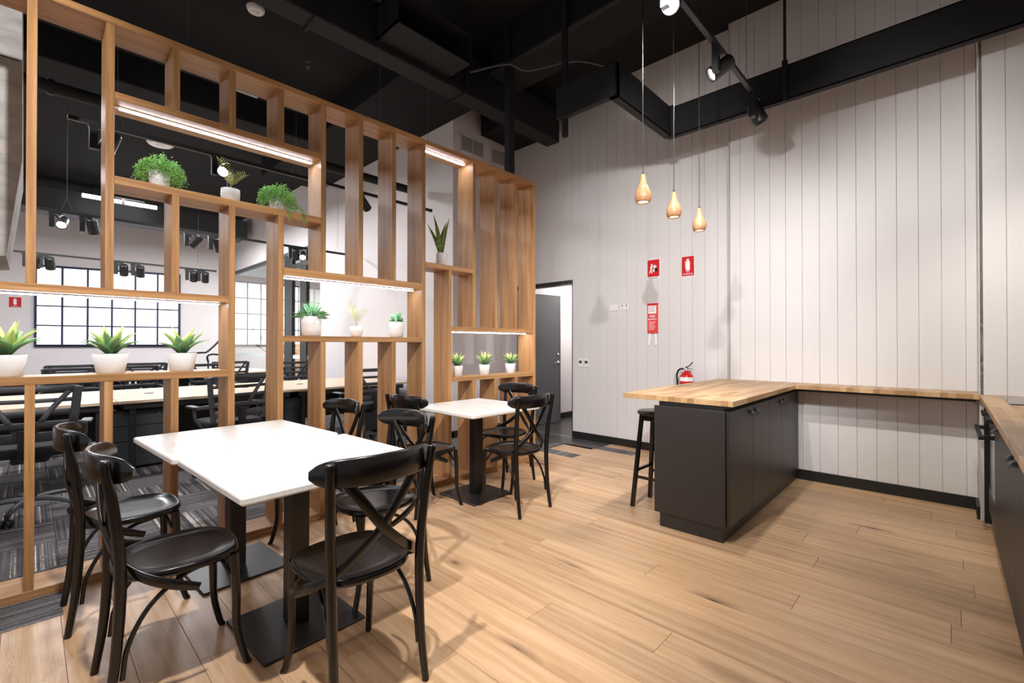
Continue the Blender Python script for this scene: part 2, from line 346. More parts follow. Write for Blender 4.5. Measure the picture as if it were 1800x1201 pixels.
# floor: subfloor + planks
floor = struct('floor', MB().box(-16.8, 1.2, -3.5, 9.0, -.06, -.012), M_TILE)
PW = .19; plank_me = {}
def plank(x0, x1, y0, y1, name='floor_plank', m=M_FLOOR, z1=0.0):
    key = (round(x1-x0, 3), round(y1-y0, 3), m.name)
    if key not in plank_me:
        plank_me[key] = MB().bbox(.0006, key[0]-.0006, .0006, key[1]-.0006, -.012, 0, .0012).mesh(name, m)
    return inst(name, plank_me[key], floor, (x0, y0, z1))
row = 0; y = 5.05
rows = []
while y > -1.6: rows.append((y-PW, y)); y -= PW
rows.append((5.05, 5.24))
for i, (a, b) in enumerate(rows):
    x = -3.64 - random.random()*1.7; xs = -3.64
    if abs(b-5.24) < .01 or abs(b-5.05) < .01: xs = -3.19 if b > 5.1 else -2.69
    if abs(b-4.48) < .02: xs = -3.13
    first = True; cur = xs
    nxt = x+1.9
    while cur < .95:
        while nxt < cur+.25: nxt += 1.9
        e = min(nxt, 1.0)
        if b < .12+PW and cur < -3.3:      # grey carpet patch before the screen
            pass
        plank(round(cur, 3), round(e, 3), a, b); cur = e; nxt += 1.9
# grey inlays in the boards
for a, b, x0, x1 in ((4.86, 5.05, -3.19, -2.69), (4.29, 4.48, -3.64, -3.13)):
    plank(x0, x1, a, b, 'carpet_inlay', M_CPY, .0)
o = MB().bbox(0, .30, 0, .9, -.012, .004, .002).build('carpet_inlay', M_CPY, floor, (-3.388, -.78, 0))
for i in range(4):
    plank(-3.2-.46*(i+1), -3.2-.46*i-.006, 5.055, 5.24, 'floor_tile', M_TILE)
    plank(-3.2-.46*(i+1), -3.2-.46*i-.006, 4.80, 5.05, 'floor_tile', M_TILE)
MB().box(-4.9, -3.81, 5.235, 5.265, -.012, .002).build('threshold_strip', M_ALU, floor)
tme = MB().bbox(0, .594, 0, .594, -.012, -.001, .002).mesh('floor_tile', M_TILE)
for i in range(4):
    for j in range(5): inst('floor_tile', tme, floor, (-5.6+.6*i, 5.27+.6*j, 0))
# carpet tiles of the office
cx = MB().bbox(.001, .499, .001, .499, -.012, .002, .002).mesh('carpet_tile', M_CPX); cy_ = MB().bbox(.001, .499, .001, .499, -.012, .002, .002).mesh('carpet_tile', M_CPY)
for i in range(9):
    for j in range(12): inst('carpet_tile', cx if (i+j) % 2 else cy_, floor, (-3.92-.36-.5*i+.25*0, -1.37+.5*j-.5+.0, 0)) if -1.87+.5*j < 4.9 else None
MB().box(-3.79, -3.62, -1.8, 4.8, -.012, .001).build('carpet_border', M_CPY, floor)
MB().box(-16.5, -8.0, -3, 4.05, -.012, .001).build('carpet_far', M_CPY, floor)

# boarded walls: one object per board
def boards(wall, x0, x1, ypl, z0, z1, pitch=.1405, start=None, name='wall_board'):
    s = start if start is not None else x0; x = s
    me = MB().bbox(.0009, pitch-.0009, 0, .018, z0, z1, .0022).mesh(name, M_WALL)
    while x > x0+.001: x -= pitch
    while x < x1-.01:
        a, b = max(x, x0), min(x+pitch, x1)
        if b-a > .02:
            if abs((b-a)-pitch) < 1e-4: inst(name, me, wall, (a, ypl, 0))
            else: MB().bbox(.0009, b-a-.0009, 0, .018, z0, z1, .0022).build(name, M_WALL, wall, (a, ypl, 0))
        x += pitch
w1 = struct('wall_back_left', MB().box(-3.808, -1.69, YL+.0155, YL+.12, 0, CZ).box(-5.0, -3.808, YL+.0155, YL+.12, 2.2, CZ), M_GAP)
boards(w1, -3.808, -1.69, YL, .09, CZ, start=-3.669); boards(w1, -5.0, -3.808, YL, 2.205, CZ, start=-3.669)
w2 = struct('wall_back', MB().box(-1.69, .17, YR+.0155, YL+.12, 0, CZ), M_GAP)
boards(w2, -1.69, .169, YR, .09, CZ, start=.105)
MB().box(-1.692, -1.682, YR, YL+.02, .09, CZ).build('corner_bead', M_WALL, w2)
w3 = struct('wall_right_return', MB().box(.1705, 1.2, YP+.0155, YL+.12, 0, CZ).box(.17, .19, YP, YL, 0, CZ), M_WALL)
boards(w3, .17, 1.2, YP, .9, CZ, start=.3105)
w4 = struct('wall_right', MB().box(.84, 1.2, -1.6, YP, 0, CZ), M_WALL)
struct('baseboard_back_left', MB().bbox(-3.808, -1.69, YL-.014, YL+.01, 0, .095, .003), M_KICK)
struct('baseboard_back', MB().bbox(-1.69, .165, YR-.014, YR+.01, 0, .095, .003).bbox(.152, .17, YP, YR-.012, 0, .095, .003), M_KICK)
# office block wall and glazing line
w5 = struct('wall_office_block', MB().box(-9.2, -4.98, 4.05, YL+.1, 0, CZ), M_WALLW)
struct('wall_office_above_glass', MB().box(-16.0, -9.2, 4.05, 4.2, 3.38, CZ), M_WALLW)
struct('baseboard_office', MB().bbox(-9.2, -4.966, 4.036, 4.06, 0, .1, .003).bbox(-4.99, -4.966, 4.036, YL, 0, .1, .003), M_KICK)
struct('wall_office_front', MB().box(-17, -4.9, -3.1, -3.0, 0, CZ), M_WALLW)
# far wall turned slightly, carries the light box
d = Vector((.2215, .975, 0)).normalized(); nrm = Vector((.975, -.2215, 0)).normalized(); O = Vector((-16, .121, 0))
def fw(t, off, z): p = O+d*t+nrm*off; return (p.x, p.y, z)
mbw = MB(); mbw.add([fw(-3.6, 0, 0), fw(4.1, 0, 0), fw(4.1, -.2, 0), fw(-3.6, -.2, 0), fw(-3.6, 0, CZ+.1), fw(4.1, 0, CZ+.1), fw(4.1, -.2, CZ+.1), fw(-3.6, -.2, CZ+.1)],
        [(0, 1, 2, 3), (7, 6, 5, 4), (0, 4, 5, 1), (1, 5, 6, 2), (2, 6, 7, 3), (3, 7, 4, 0)])
struct('wall_office_far', mbw, M_WALLW)
# glass room behind
WG = struct('wall_glass_room', MB().box(-16.0, -9.0, 7.2, 7.3, 0, 3.4).box(-16.3, -15.6, 4.1, 7.3, 0, 3.4), M_WALLW)
struct('ceiling', MB().box(-17, 1.2, -3.1, 9.0, CZ, CZ+.1), M_CEIL)
# hallway behind the door
struct('wall_hall', MB().box(-5.05, -4.93, 5.36, 9.0, 0, 2.7).box(-3.79, -3.68, 5.36, 9.0, 0, 2.7).box(-5.0, -3.7, 8.6, 8.7, 0, 2.7), M_WALLW)
struct('trim_1', MB().box(-5.0, -3.7, 5.4, 8.6, 2.65, 2.7), M_WALLW)
struct('baseboard_hall', MB().bbox(-4.935, -4.915, 5.36, 8.6, 0, .1, .003), M_KICK)
struct('trim_2', MB().bbox(-5.0, -3.81, YL-.012, YL+.13, 2.15, 2.2, .003).bbox(-3.818, -3.808, YL-.004, YL+.13, 0, 2.15, .002), M_KICK)
# door leaf, swung open along the hall wall
door = struct('door_1', MB(), M_DOOR); door.location = (-4.88, 5.28, 0)
door.data = MB().bbox(0, .04, 0, .86, .008, 2.11, .002).mesh('door_1', M_DOOR); door.rotation_euler = (0, 0, R(-10))
dh = MB().lathe([(.028, 0), (.028, .012), (.012, .014), (.012, .05)], (.04, .80, 1.0), 14, Matrix.Rotation(R(90), 4, 'Y')).tube([(.085, .80, 1.0), (.09, .76, 1.0), (.09, .68, 1.0)], .009, 8, 3)
dh.lathe([(.026, 0), (.026, .012), (.01, .014), (.01, .02)], (.04, .80, 1.13), 14, Matrix.Rotation(R(90), 4, 'Y')); dh.build('door_handle', M_CHROME, door)
# ceiling works ----------------------------------------------------
t = thing('ventilation_duct', 'long black square ventilation duct under ceiling above timber screen', 'duct')
MB().bbox(-3.97, -3.75, -2.8, 4.87, 4.0, 4.42, .01).build('duct_body', M_BEAM, t)
for yy in (1.6, 3.2): MB().bbox(-3.99, -3.73, yy, yy+.04, 3.985, 4.43, .004).build('flange', M_BEAM, t)
g = MB(); g.box(-3.75, -3.40, 2.15, 2.165, 4.06, 4.36).box(-3.75, -3.40, 2.985, 3.0, 4.06, 4.36).box(-3.75, -3.40, 2.15, 3.0, 4.06, 4.075).box(-3.75, -3.40, 2.15, 3.0, 4.345, 4.36)
g.build('side_spigot', M_BEAM, t)
t = thing('steel_beam', 'black steel beam folding around the corner of the boarded wall below the ceiling', 'beam')
MB().bbox(-2.05, 2.2, 4.5, 4.512, 3.42, 3.72, .002).bbox(-2.05, 2.2, 4.5, 4.57, 3.708, 3.72, .002).bbox(-2.05, 2.2, 4.5, 4.57, 3.42, 3.432, .002).build('wall_run', M_BEAM, t)
MB().bbox(-2.032, -2.02, 3.40, 4.5, 3.41, 3.70, .002).bbox(-2.10, -2.02, 3.40, 4.5, 3.41, 3.42, .002).build('cross_run', M_BEAM, t)
MB().bbox(-2.66, -2.02, 3.40, 3.46, 3.41, 3.70, .004).build('inner_run', M_BEAM, t)
MB().bbox(-2.06, -2.0, 4.46, 4.50, 3.39, 3.72, .003).build('joint_plate', M_BEAM, t); MB().bbox(-1.03, -.99, 4.46, 4.50, 3.39, 3.75, .003).build('joint_plate', M_BEAM, t)
MB().bbox(-1.02, -1.0, 4.47, 4.49, 3.7, CZ, .002).build('hanger', M_BEAM, t); MB().bbox(1.0, 1.02, 4.47, 4.49, 3.7, CZ, .002).build('hanger', M_BEAM, t)
MB().bbox(-2.64, -2.59, 3.46, 3.50, 3.26, CZ, .002).build('hanger', M_BEAM, t)
tag(MB().bbox(-3.45, -3.37, 3.51, 3.59, 3.135, CZ, .003).build('steel_post', M_BEAM), 'black square steel post from ceiling down onto screen top', 'post')
t = thing('ceiling_beam', 'broad black ceiling beam crossing above the pendant lights', 'beam')
MB().bbox(-3.7, 1.1, 3.55, 4.0, 4.30, CZ, .01).build('beam_body', M_CEIL, t)
MB().bbox(-3.7, 1.1, 3.50, 3.56, 4.30, 4.34, .004).build('lower_flange', M_BEAM, t)
t = thing('ceiling_beam', 'black ceiling beam nearest the camera, above the tables', 'beam')
MB().bbox(-3.7, 1.1, 1.7, 2.0, 4.45, CZ, .01).build('beam_body', M_CEIL, t)
tag(MB().bbox(-9.2, -4.0, 2.95, 4.05, 4.42, CZ, .005).build('bulkhead', M_CEIL), 'black dropped bulkhead over the white office wall', 'bulkhead')
tag(MB().bbox(-4.9, -4.05, 4.5, YL-.01, 4.33, CZ, .005).build('bulkhead', M_CEIL), 'small black bulkhead over the corner of the white block', 'bulkhead')
tag(MB().tube([(-5.6, -2.9, 3.52), (-5.6, 3.9, 3.52)], .055, 16, 1).lathe([(.066, -.02), (.066, .02)], (-5.6, .12, 3.52), 16, Matrix.Rotation(R(90), 4, 'X')).build('ceiling_pipe', M_BEAM), 'black round pipe running below the ceiling behind the screen', 'pipe')
tag(MB().bbox(-7.0, -6.6, -2.9, 2.9, 4.2, 4.55, .01).build('ventilation_duct', M_CEIL), 'black duct behind the screen, high over the nearer desks', 'duct')
tag(MB().bbox(-13.9, -13.2, -2.9, 3.9, 4.05, 4.5, .01).build('ventilation_duct', M_GREYP), 'grey duct high at the far side of the office', 'duct')
# small conduit pipe bits
tag(MB().tube([(-3.42, 3.0, 4.0), (-3.2, 3.3, 4.12), (-3.1, 3.5, 4.1), (-2.8, 3.9, 4.25), (-2.6, 4.4, 4.3)], .012, 6).build('conduit', M_GREYP), 'thin grey conduit bent under the ceiling beside the square duct', 'conduit')
# suspension wires of the screen
for yy in (.59+.1, 1.8+.25, 2.55):
    tag(MB().tube([(-3.5, yy, 3.13), (-3.5, yy, CZ)], .0015, 4, 1).build('suspension_wire', M_GREYP), {0: 'thin wire holding the screen top above the trailing plant', 1: 'thin wire holding the screen top at its middle', 2: 'thin wire holding the screen top near the white office wall'}[(.59+.1, 2.05, 2.55).index(yy)], 'wire')
# concrete stair underside at far left
cp = MB(); pr = [(-.04, 3.6), (-.035, 2.45), (-.10, 1.845), (-1.2, 1.70), (-2.6, 2.2), (-2.6, 4.7), (-.05, 4.7)]
n_ = len(pr); cp.add([(-4.2, y, z) for y, z in pr]+[(-5.0, y, z) for y, z in pr], [list(range(n_))[::-1], list(range(n_, 2*n_))]+[(i, (i+1) % n_, (i+1) % n_+n_, i+n_) for i in range(n_)])
t = thing('concrete_bulkhead', 'grey concrete panelled bulkhead hanging at far left behind screen', 'bulkhead')
cp.build('lower_panel', M_CONC, t)
MB().box(-4.203, -4.195, -2.6, -.045, 3.068, 3.073).build('panel_joint', M_BEAM, t)

# ================================================================== TIMBER SCREEN
XF, XB = -3.385, -3.62
scr = thing('timber_screen', 'tall slatted timber screen with open shelves dividing cafe from office', 'screen')
ZB, ZT = .047, 3.095
P0 = -.015; PIT = .3022
PY = lambda k: P0 + PIT*k      # near edge of post k
PT = .038
def post(k, z0, z1): MB().bbox(XB+.001, XF-.001, PY(k), PY(k)+PT, z0, z1, .0015).build('post', M_TZ, scr)
def shelf(k0, k1, z0, z1, a=0): MB().bbox(XB, XF, PY(k0)+PT+.0005 if a == 0 else PY(k0), PY(k1)-.0005, z0, z1, .0015).build('shelf', M_TY, scr)
A0, A1 = 1.092, 1.134; A20, A21 = 1.572, 1.612; B10, B11 = 2.680, 2.722; B20, B21 = 2.203, 2.247
C10, C11 = 1.79, 1.842; C20, C21 = 1.319, 1.361; D0, D1 = 1.996, 2.04; E10, E11 = 1.428, 1.468; E20, E21 = .947, .986
for k0, k1 in ((-5, 5), (5, 8), (8, 13)):
    MB().bbox(XB-.004, XF+.004, PY(k0)+(.004 if k0 > -5 else 0), PY(k1)+PT*(1 if k1 == 13 else .1), ZT, 3.135, .002).build('top_beam', M_TY, scr)
    MB().bbox(XB, XF, PY(k0), PY(k1)+PT*(1 if k1 == 13 else 0), .0, ZB, .002).build('bottom_rail', M_TY, scr)
for k in (-5, -4, -3, -2, -1, 0, 1): post(k, A21, A20) if 0 else (post(k, ZB, A0), post(k, A21, A20) if k == -5 else None)
for k in (-5, -4, -3, -2, -1, 0): post(k, A21, ZT)
for o_ in [o for o in COL.objects if o.parent == scr and o.name.startswith('post')]:
    pass
post(1, A21, ZT)
shelf(-5, 3, A0, A1, 1); shelf(-5, 3, A20, A21, 1)
post(2, ZB, A0); post(2, A21, B20); post(2, B11, ZT)
post(3, ZB, B20); post(3, B11, ZT)
shelf(1, 5, B10, B11); shelf(1, 5, B20, B21)
post(4, ZB, B20); post(4, B11, ZT)
post(5, ZB, C20); post(5, C11, ZT)
for k in (6, 7): post(k, ZB, C20); post(k, C11, ZT)
shelf(4, 8, C10, C11); shelf(4, 8, C20, C21)
post(8, ZB, ZT); shelf(8, 10, D0, D1); post(9, ZB, D0)
post(10, ZB, E20); post(10, E11, ZT)
for k in (11, 12): post(k, ZB, E20); post(k, E11, ZT)
shelf(9, 13, E10, E11); shelf(9, 13, E20, E21)
post(13, ZB, ZT)
def led(k0, k1, z, a=.03, b=.03):
    y0, y1 = PY(k0)+PT+a, PY(k1)-b; xm = -3.49
    MB().bbox(xm-.016, xm+.016, y0-.02, y1+.02, z-.007, z, .001).build('led_profile', M_ALU, scr)
    MB().bbox(xm-.014, xm+.014, y0, y1, z-.012, z-.006, .001).build('led_strip', M_LED, scr)
led(-5, 3, A20); led(1, 5, B10); led(4, 8, C10); led(8, 10, ZT); led(9, 13, E10)

# ================================================================== TABLES
def slab_rings(hx, hy, r, z0, z1, c=.008):
    rings = []
    for z, e in ((z0, c), (z0+c, 0), (z1-c, 0), (z1-c*.3, c*.3), (z1, c)):
        ring = []
        for cx_, cy2, a0 in ((hx-r, hy-r, 0), (-hx+r, hy-r, 90), (-hx+r, -hy+r, 180), (hx-r, -hy+r, 270)):
            for k in range(6):
                a = R(a0+k*18); ring.append(Vector((cx_+(r-e)*math.cos(a), cy2+(r-e)*math.sin(a), z)))
        rings.append(ring)
    return rings
def make_table(loc, half, label, bx=0, by=0, rz=0):
    t = thing('cafe_table', label, 'table', loc, R(rz))
    MB().rings(slab_rings(half[0], half[1], .016, .742, .775), False).build('tabletop', M_MARBLE, t)
    MB().bbox(bx-.225, bx+.225, by-.225, by+.225, .002, .014, .003).build('base_plate', M_PED, t)
    MB().bbox(bx-.043, bx+.043, by-.043, by+.043, .014, .727, .004).build('column', M_PED, t)
    MB().bbox(bx-.17, bx+.17, by-.03, by+.03, .727, .7418, .002).bbox(bx-.03, bx+.03, by-.17, by+.17, .726, .7415, .002).build('top_bracket', M_PED, t)
    return t
make_table((-2.98, .838, 0), (.38, .41), 'square white marble-look pedestal table nearest the screen, left of the joined pair', -.04, .0, 3.5)
make_table((-2.165, .893, 0), (.40, .41), 'square white marble-look pedestal table nearest the camera, right of the joined pair', -.06, -.02, 2.3)
make_table((-2.94, 2.65, 0), (.39, .39), 'square white marble-look pedestal table standing alone further back by the screen', -.04, .035)

# ================================================================== CHAIRS
def make_chair(label):
    t = thing('bentwood_chair', label, 'chair', group='black crossback chairs around the marble tables')
    SZ = .478
    def outline(s, z, n=40):
        out = []
        for i in range(n):
            a = 2*math.pi*i/n; c, s_ = math.cos(a), math.sin(a)
            x = .205*abs(c)**.72*(1 if c > 0 else -1); y = .205*abs(s_)**.78*(1 if s_ > 0 else -1)
            x *= 1 + .07*(y/.2); out.append(Vector((x*s, (y+.0)*s, z)))
        return out
    MB().rings([outline(.93, SZ-.032), outline(.985, SZ-.028), outline(1, SZ-.018), outline(.99, SZ-.004), outline(.955, SZ), outline(.925, SZ-.001), outline(.90, SZ-.008), outline(.6, SZ-.013), outline(.2, SZ-.015)]).build('seat', M_LACQ, t)
    for s in (-1, 1):
        MB().tube([(s*.165, .160, .455), (s*.170, .168, .30), (s*.168, .172, .15), (s*.178, .198, .03), (s*.184, .212, .0)], [.0175, .0165, .014, .0135, .013], 10).build('front_leg', M_LACQ, t)
        MB().tube([(s*.180, -.232, 0), (s*.176, -.205, .2), (s*.178, -.192, .46), (s*.188, -.205, .66), (s*.203, -.236, .885), (s*.204, -.237, .898)], [.0135, .016, .0185, .0175, .0165, .011], 10).build('back_post', M_LACQ, t)
        MB().tube([(s*.176, -.186, .13), (s*.172, -.170, .24), (s*.163, -.11, .35), (s*.15, -.01, .42), (s*.14, .08, .438)], .0085, 8).build('side_brace', M_LACQ, t)
        o_ = s*.006
        MB().ribbon([(s*.150, -.222+o_, .84), (s*.08, -.228+o_, .745), (0, -.222+o_, .64), (-s*.09, -.20+o_, .555), (-s*.155, -.172, .505), (-s*.208, -.118, .466), (-s*.230, -.045, .428), (-s*.226, .03, .392)],
                    [(0, 1, 0), (0, 1, 0), (0, 1, 0), (-s*.0, 1, 0), (s*.45, 1, 0), (s*1, .5, 0), (s*1, .1, 0), (s*1, -.1, 0)], [.040, .038, .036, .036, .036, .036, .036, .028], .0095).build('cross_brace', M_LACQ, t)
    rail = []; W = .243; m = 26
    for i in range(m+1):
        x = -W+2*W*i/m; q = abs(x)/W; y = -.268+1.75*x*x; h = .100*max(.09, (1-q**7))**.5
        h *= 1; T = Vector((1, 3.5*x, 0)).normalized(); N = Vector((-T.y, T.x, 0)); zc = .868-.006*q
        tt = .0095*(1-.35*q**6); c = min(.006, h*.3)
        rail.append([Vector((x, y, zc))+N*a+Vector((0, 0, b)) for a, b in ((-tt, -h/2+c), (-tt+.005, -h/2), (tt-.005, -h/2), (tt, -h/2+c), (tt, h/2-c), (tt-.005, h/2), (-tt+.005, h/2), (-tt, h/2-c))])
    MB().rings(rail).build('top_rail', M_LACQ, t)
    MB().tube([(-.158, .150, .37), (-.12, .125, .43), (-.05, .10, .440), (.05, .10, .440), (.12, .125, .43), (.158, .150, .37)], .008, 8).build('front_brace', M_LACQ, t)
    freeze(t); return t
ch = make_chair('nearest black crossback chair at the joined tables, back to camera, centre foreground')
CX, CY = -1.705, .885
ch.location = (CX, CY, 0); ch.rotation_euler = (0, 0, R(90))
spec = [((-2.265, .415, 0), 0, 'black crossback chair in left foreground, nearer one of the left pair'),
        ((-3.01, .355, 0), 0, 'black crossback chair beside the screen, behind the nearer left foreground chair'),
        ((-2.255, 1.29, 0), 180, 'black crossback chair across the joined tables, partly hidden by the centre foreground chair'),
        ((-3.02, 1.295, 0), 180, 'black crossback chair across the joined tables beside the screen, only its back showing'),
        ((-2.545, 2.70, 0), 90, 'black crossback chair right of the lone table, back to the kitchen'),
        ((-3.07, 3.12, 0), 180, 'black crossback chair behind the lone table, nearest the doorway'),
        ((-3.045, 2.21, 0), 0, 'black crossback chair on the near left side of the lone table')]
for l, a, lab in spec: dup(ch, l, R(a), lab)

# ================================================================== STOOL
t = thing('bar_stool', 'black round-seat wooden stool under the island overhang', 'stool', (-1.695, 3.50, 0))
MB().lathe([(.0, .735), (.15, .735), (.163, .742), (.165, .755), (.158, .764), (0, .766)], (0, 0, 0), 32).build('seat', M_LACQ, t)
for sx in (-1, 1):
    for sy in (-1, 1):
        MB().tube([(sx*.095, sy*.095, .735), (sx*.15, sy*.15, .0)], .014, 4, 1, square=True).build('leg', M_LACQ, t)
for k, z in ((0, .24), (1, .24), (2, .29), (3, .29)):
    e = .095+(.055)*(1-z/.735)
    a, b = {0: ((-e, -e), (e, -e)), 1: ((-e, e), (e, e)), 2: ((-e, -e), (-e, e)), 3: ((e, -e), (e, e))}[k]
    MB().tube([(*a, z), (*b, z)], .010, 4, 1, square=True).build('stretcher', M_LACQ, t)
for a in (-.11, .085): MB().bbox(-.11, .11, a, a+.025, .69, .735, .002).build('seat_frame', M_LACQ, t)

# ================================================================== ISLAND
t = thing('island_cabinet', 'dark charcoal island cabinet block with cup handled doors', 'cabinet')
MB().bbox(-1.52, -1.052, 3.13, YR-.02, .1, .86, .002).build('carcass', M_CAB, t)
MB().bbox(-1.54, -1.05, 3.112, 3.130, .1, .862, .0015).build('end_panel', M_CAB, t)
MB().bbox(-1.505, -1.068, 3.125, YR-.03, 0, .1, .002).build('plinth', M_CAB, t)
MB().box(-1.51, -1.07, 3.13, YR-.03, .862, .894).build('shadow_gap_rail', M_KICK, t)
def cup(mb, y, z, x, sgn=1):
    rings = []
    for i in range(7):
        a = R(-90+i*30); prof = []
        for k in range(5):
            b = R(90*k/4); prof.append(Vector((x+sgn*.026*math.sin(b), y+.042*math.sin(a), z-.018+.034*math.cos(b)*(.35+.65*math.cos(a)))))
        rings.append(prof)
    mb.rings(rings, True, False, False, closed=False)
    mb.bbox(min(x, x+sgn*.004), max(x, x+sgn*.004), y-.046, y+.046, z+.010, z+.026, .001)
ds = [(3.132, 3.632, 1), (3.636, 4.06, -1), (4.064, 4.44, 1), (4.444, 4.80, -1)]
for a, b, hs in ds:
    dr = MB().bbox(-1.05, -1.031, a, b, .105, .858, .0015).build('door', M_CAB, t)
    hb = MB(); cup(hb, (b-.06) if hs > 0 else (a+.06), .815, -1.031); hb.build('cup_handle', M_KICK, dr)
iw = MB().prism([(-1.80, 3.125), (-1.005, 3.125), (-1.005, 4.81), (.168, 4.81), (.168, YR-.003), (-1.685, YR-.003), (-1.80, YR-.003)], .895, .93)
tag(iw.build('island_worktop', M_BUTY), 'oak butcher block worktop on the island and along the boarded wall', 'worktop')
tag(MB().bbox(-1.0, .15, YR-.05, YR-.004, .83, .862, .002).build('wall_batten', M_WALL), 'pale batten fixed to the wall under the bar shelf', 'batten')
tag(MB().bbox(-1.0, .15, 4.86, 4.90, .872, .894, .002).build('steel_angle', M_KICK), 'black steel rail under the front of the bar shelf', 'rail')

# ================================================================== RIGHT BENCH
tag(MB().bbox(.17, .835, .4, YP-.004, .895, .93, .002).build('bench_worktop', M_BUTY), 'oak butcher block worktop over the grooved cabinets at right edge', 'worktop')
t = thing('oven', 'built-in oven with black knobs and bar handle under right worktop end', 'oven')
MB().bbox(.225, .80, 4.10, YP-.01, .1, .89, .002).build('oven_body', M_KICK, t)
MB().bbox(.207, .225, 4.12, YP-.04, .30, .735, .002).build('oven_door', M_COOK, t)
MB().bbox(.207, .225, 4.12, YP-.04, .745, .885, .002).build('control_panel', M_CAB, t)
MB().bbox(.21, .225, 4.12, YP-.04, .105, .29, .002).build('warming_drawer', M_CAB, t)
MB().tube([(.150, 4.16, .705), (.150, 4.78, .705)], .011, 4, 1, square=True).build('bar_handle', M_KICK, t)
MB().bbox(.14, .21, 4.20, 4.225, .692, .718, .002).bbox(.14, .21, 4.715, 4.74, .692, .718, .002).build('handle_bracket', M_KICK, t)
for y in (4.22, 4.36, 4.58, 4.72):
    MB().lathe([(.021, 0), (.021, .01), (.016, .012), (.015, .036), (.0, .038)], (.207, y, .815), 16, Matrix.Rotation(R(-90), 4, 'Y')).build('knob', M_KICK, t)
bk = MB().bbox(.19, .225, 4.80, YP-.01, .0, .89, .002); bk.build('end_filler', M_KICK, t)
t = thing('bench_cabinet', 'dark grooved cabinet run with cup handles under the right worktop', 'cabinet')
MB().bbox(.225, .80, .42, 4.09, .1, .89, .002).build('carcass', M_CAB, t)
MB().bbox(.27, .80, .42, 4.09, 0, .1, .002).build('kickboard', M_CAB, t)
MB().box(.24, .80, .42, 4.09, .89, .8945).build('shadow_gap_rail', M_KICK, t)
for a, b, hs in ((.45, .955, 1), (.96, 1.455, -1), (1.46, 1.975, 1), (1.98, 2.40, -1), (2.405, 2.91, 1), (2.915, 3.42, -1), (3.425, 4.085, -1)):
    mb = MB().box(.215, .225, a, b, .105, .885)
    n = int((b-a)/.030); st = (b-a)/n
    for i in range(n): mb.bbox(.205, .2155, a+i*st+.002, a+(i+1)*st-.002, .107, .883, .002)
    dr = mb.build('door', M_CAB, t)
    hb = MB(); cup(hb, (b-.07) if hs > 0 else (a+.07), .80, .205, -1)
    if a > 3.4: hb = MB(); cup(hb, 3.84, .80, .205, -1)
    hb.build('cup_handle', M_KICK, dr)
tag(MB().bbox(.275, .80, 4.15, 4.72, .930, .936, .002).build('cooktop', M_COOK), 'flat black glass cooktop set in the right worktop', 'cooktop')

# ================================================================== PENDANTS
bz = [('left of the three, largest in view', 2.72, -1.42, 2.395), ('middle of the three', 3.18, -1.42, 2.392), ('right of the three, lowest in view', 3.67, -1.43, 2.385)]
for lab, y, x, zt in bz:
    t = thing('pendant_light', 'turned pale wood teardrop pendant on black cord, '+lab, 'lamp', (x, y, zt), 0, 'teardrop wooden pendants')
    MB().lathe([(.014, 0), (.0165, -.02), (.022, -.055), (.038, -.09), (.051, -.122), (.0535, -.145), (.049, -.168), (.040, -.182), (.036, -.182), (.036, -.17)], (0, 0, 0), 28, caps=False).lathe([(.0, 0.0), (.014, 0)], (0, 0, 0), 28, caps=False).build('shade', M_PEND, t)
    MB().lathe([(0, -.172), (.036, -.172)], (0, 0, 0), 20, caps=False).build('bulb', M_BULB, t)
    MB().tube([(0, 0, 0), (0, 0, CZ-zt)], .003, 6, 1).lathe([(.008, -.002), (.008, .012)], (0, 0, 0), 10).build('cord', M_KICK, t)
    d_ = bpy.data.lights.new('pendant_bulb', 'SPOT'); d_.energy = 6; d_.spot_size = R(120); d_.color = (1, .8, .55); d_.shadow_soft_size = .03
    o = bpy.data.objects.new('pendant_bulb', d_); COL.objects.link(o); o.location = (x, y, zt-.185)

# ================================================================== TRACKS AND SPOTLIGHTS
def track(x, y0, y1, z, label):
    t = thing('lighting_track', label, 'track')
    MB().bbox(x-.017, x+.017, y0, y1, z, z+.033, .002).build('rail', M_BLK, t)
    MB().bbox(x-.02, x+.02, y1-.01, y1+.02, z-.002, z+.035, .002).build('end_cap', M_BLK, t)
    n = max(1, int((y1-y0)/1.6)); wm = MB()
    for i in range(n+1):
        yy = y0+.3+(y1-y0-.6)*i/max(1, n)
        wm = MB(); wm.tube([(x, yy, z+.2), (x, yy, 4.42 if (-9.2 < x < -4 and yy > 2.9) else CZ)], .002, 4, 1).tube([(x, yy-.05, z+.03), (x, yy, z+.2)], .0015, 4, 1).tube([(x, yy+.05, z+.03), (x, yy, z+.2)], .0015, 4, 1); wm.build('hanging_wire', M_GREYP, t)
def head(x, y, z, aim, lit, label, s=1., side=1):
    t = thing('track_spotlight', label, 'spotlight', (x, y, z), 0, 'black track spotlights'); t.scale = (s, s, s)
    MB().bbox(-.02, .02, -.055, .055, -.02, 0, .002).build('adapter', M_BLK, t)
    MB().bbox(-.022, .022, -.03*1-.02, -.005, -.175, -.02, .003).build('driver_box', M_BLK, t)
    A = Vector(aim).normalized(); q = A.to_track_quat('Z', 'Y').to_matrix().to_4x4(); c = Vector((side*.0, .062, -.105))
    MB().lathe([(.035, -.085), (.048, -.08), (.05, -.07), (.052, .075), (.052, .082), (.044, .082), (.042, .06)], c, 24, q).build('lamp_body', M_BLK, t)
    MB().lathe([(0, .0605), (.0425, .0605)], c, 20, q, caps=False).build('lens', M_LAMP if lit else M_GREYP, t)
    MB().tube([(0, -.0, -.03), (0, .03, -.06), tuple(c-A*.04)], .008, 6).build('arm', M_BLK, t)
    return t
track(-1.2, .2, 4.38, 3.44, 'black lighting track above the island with pendants beside it')
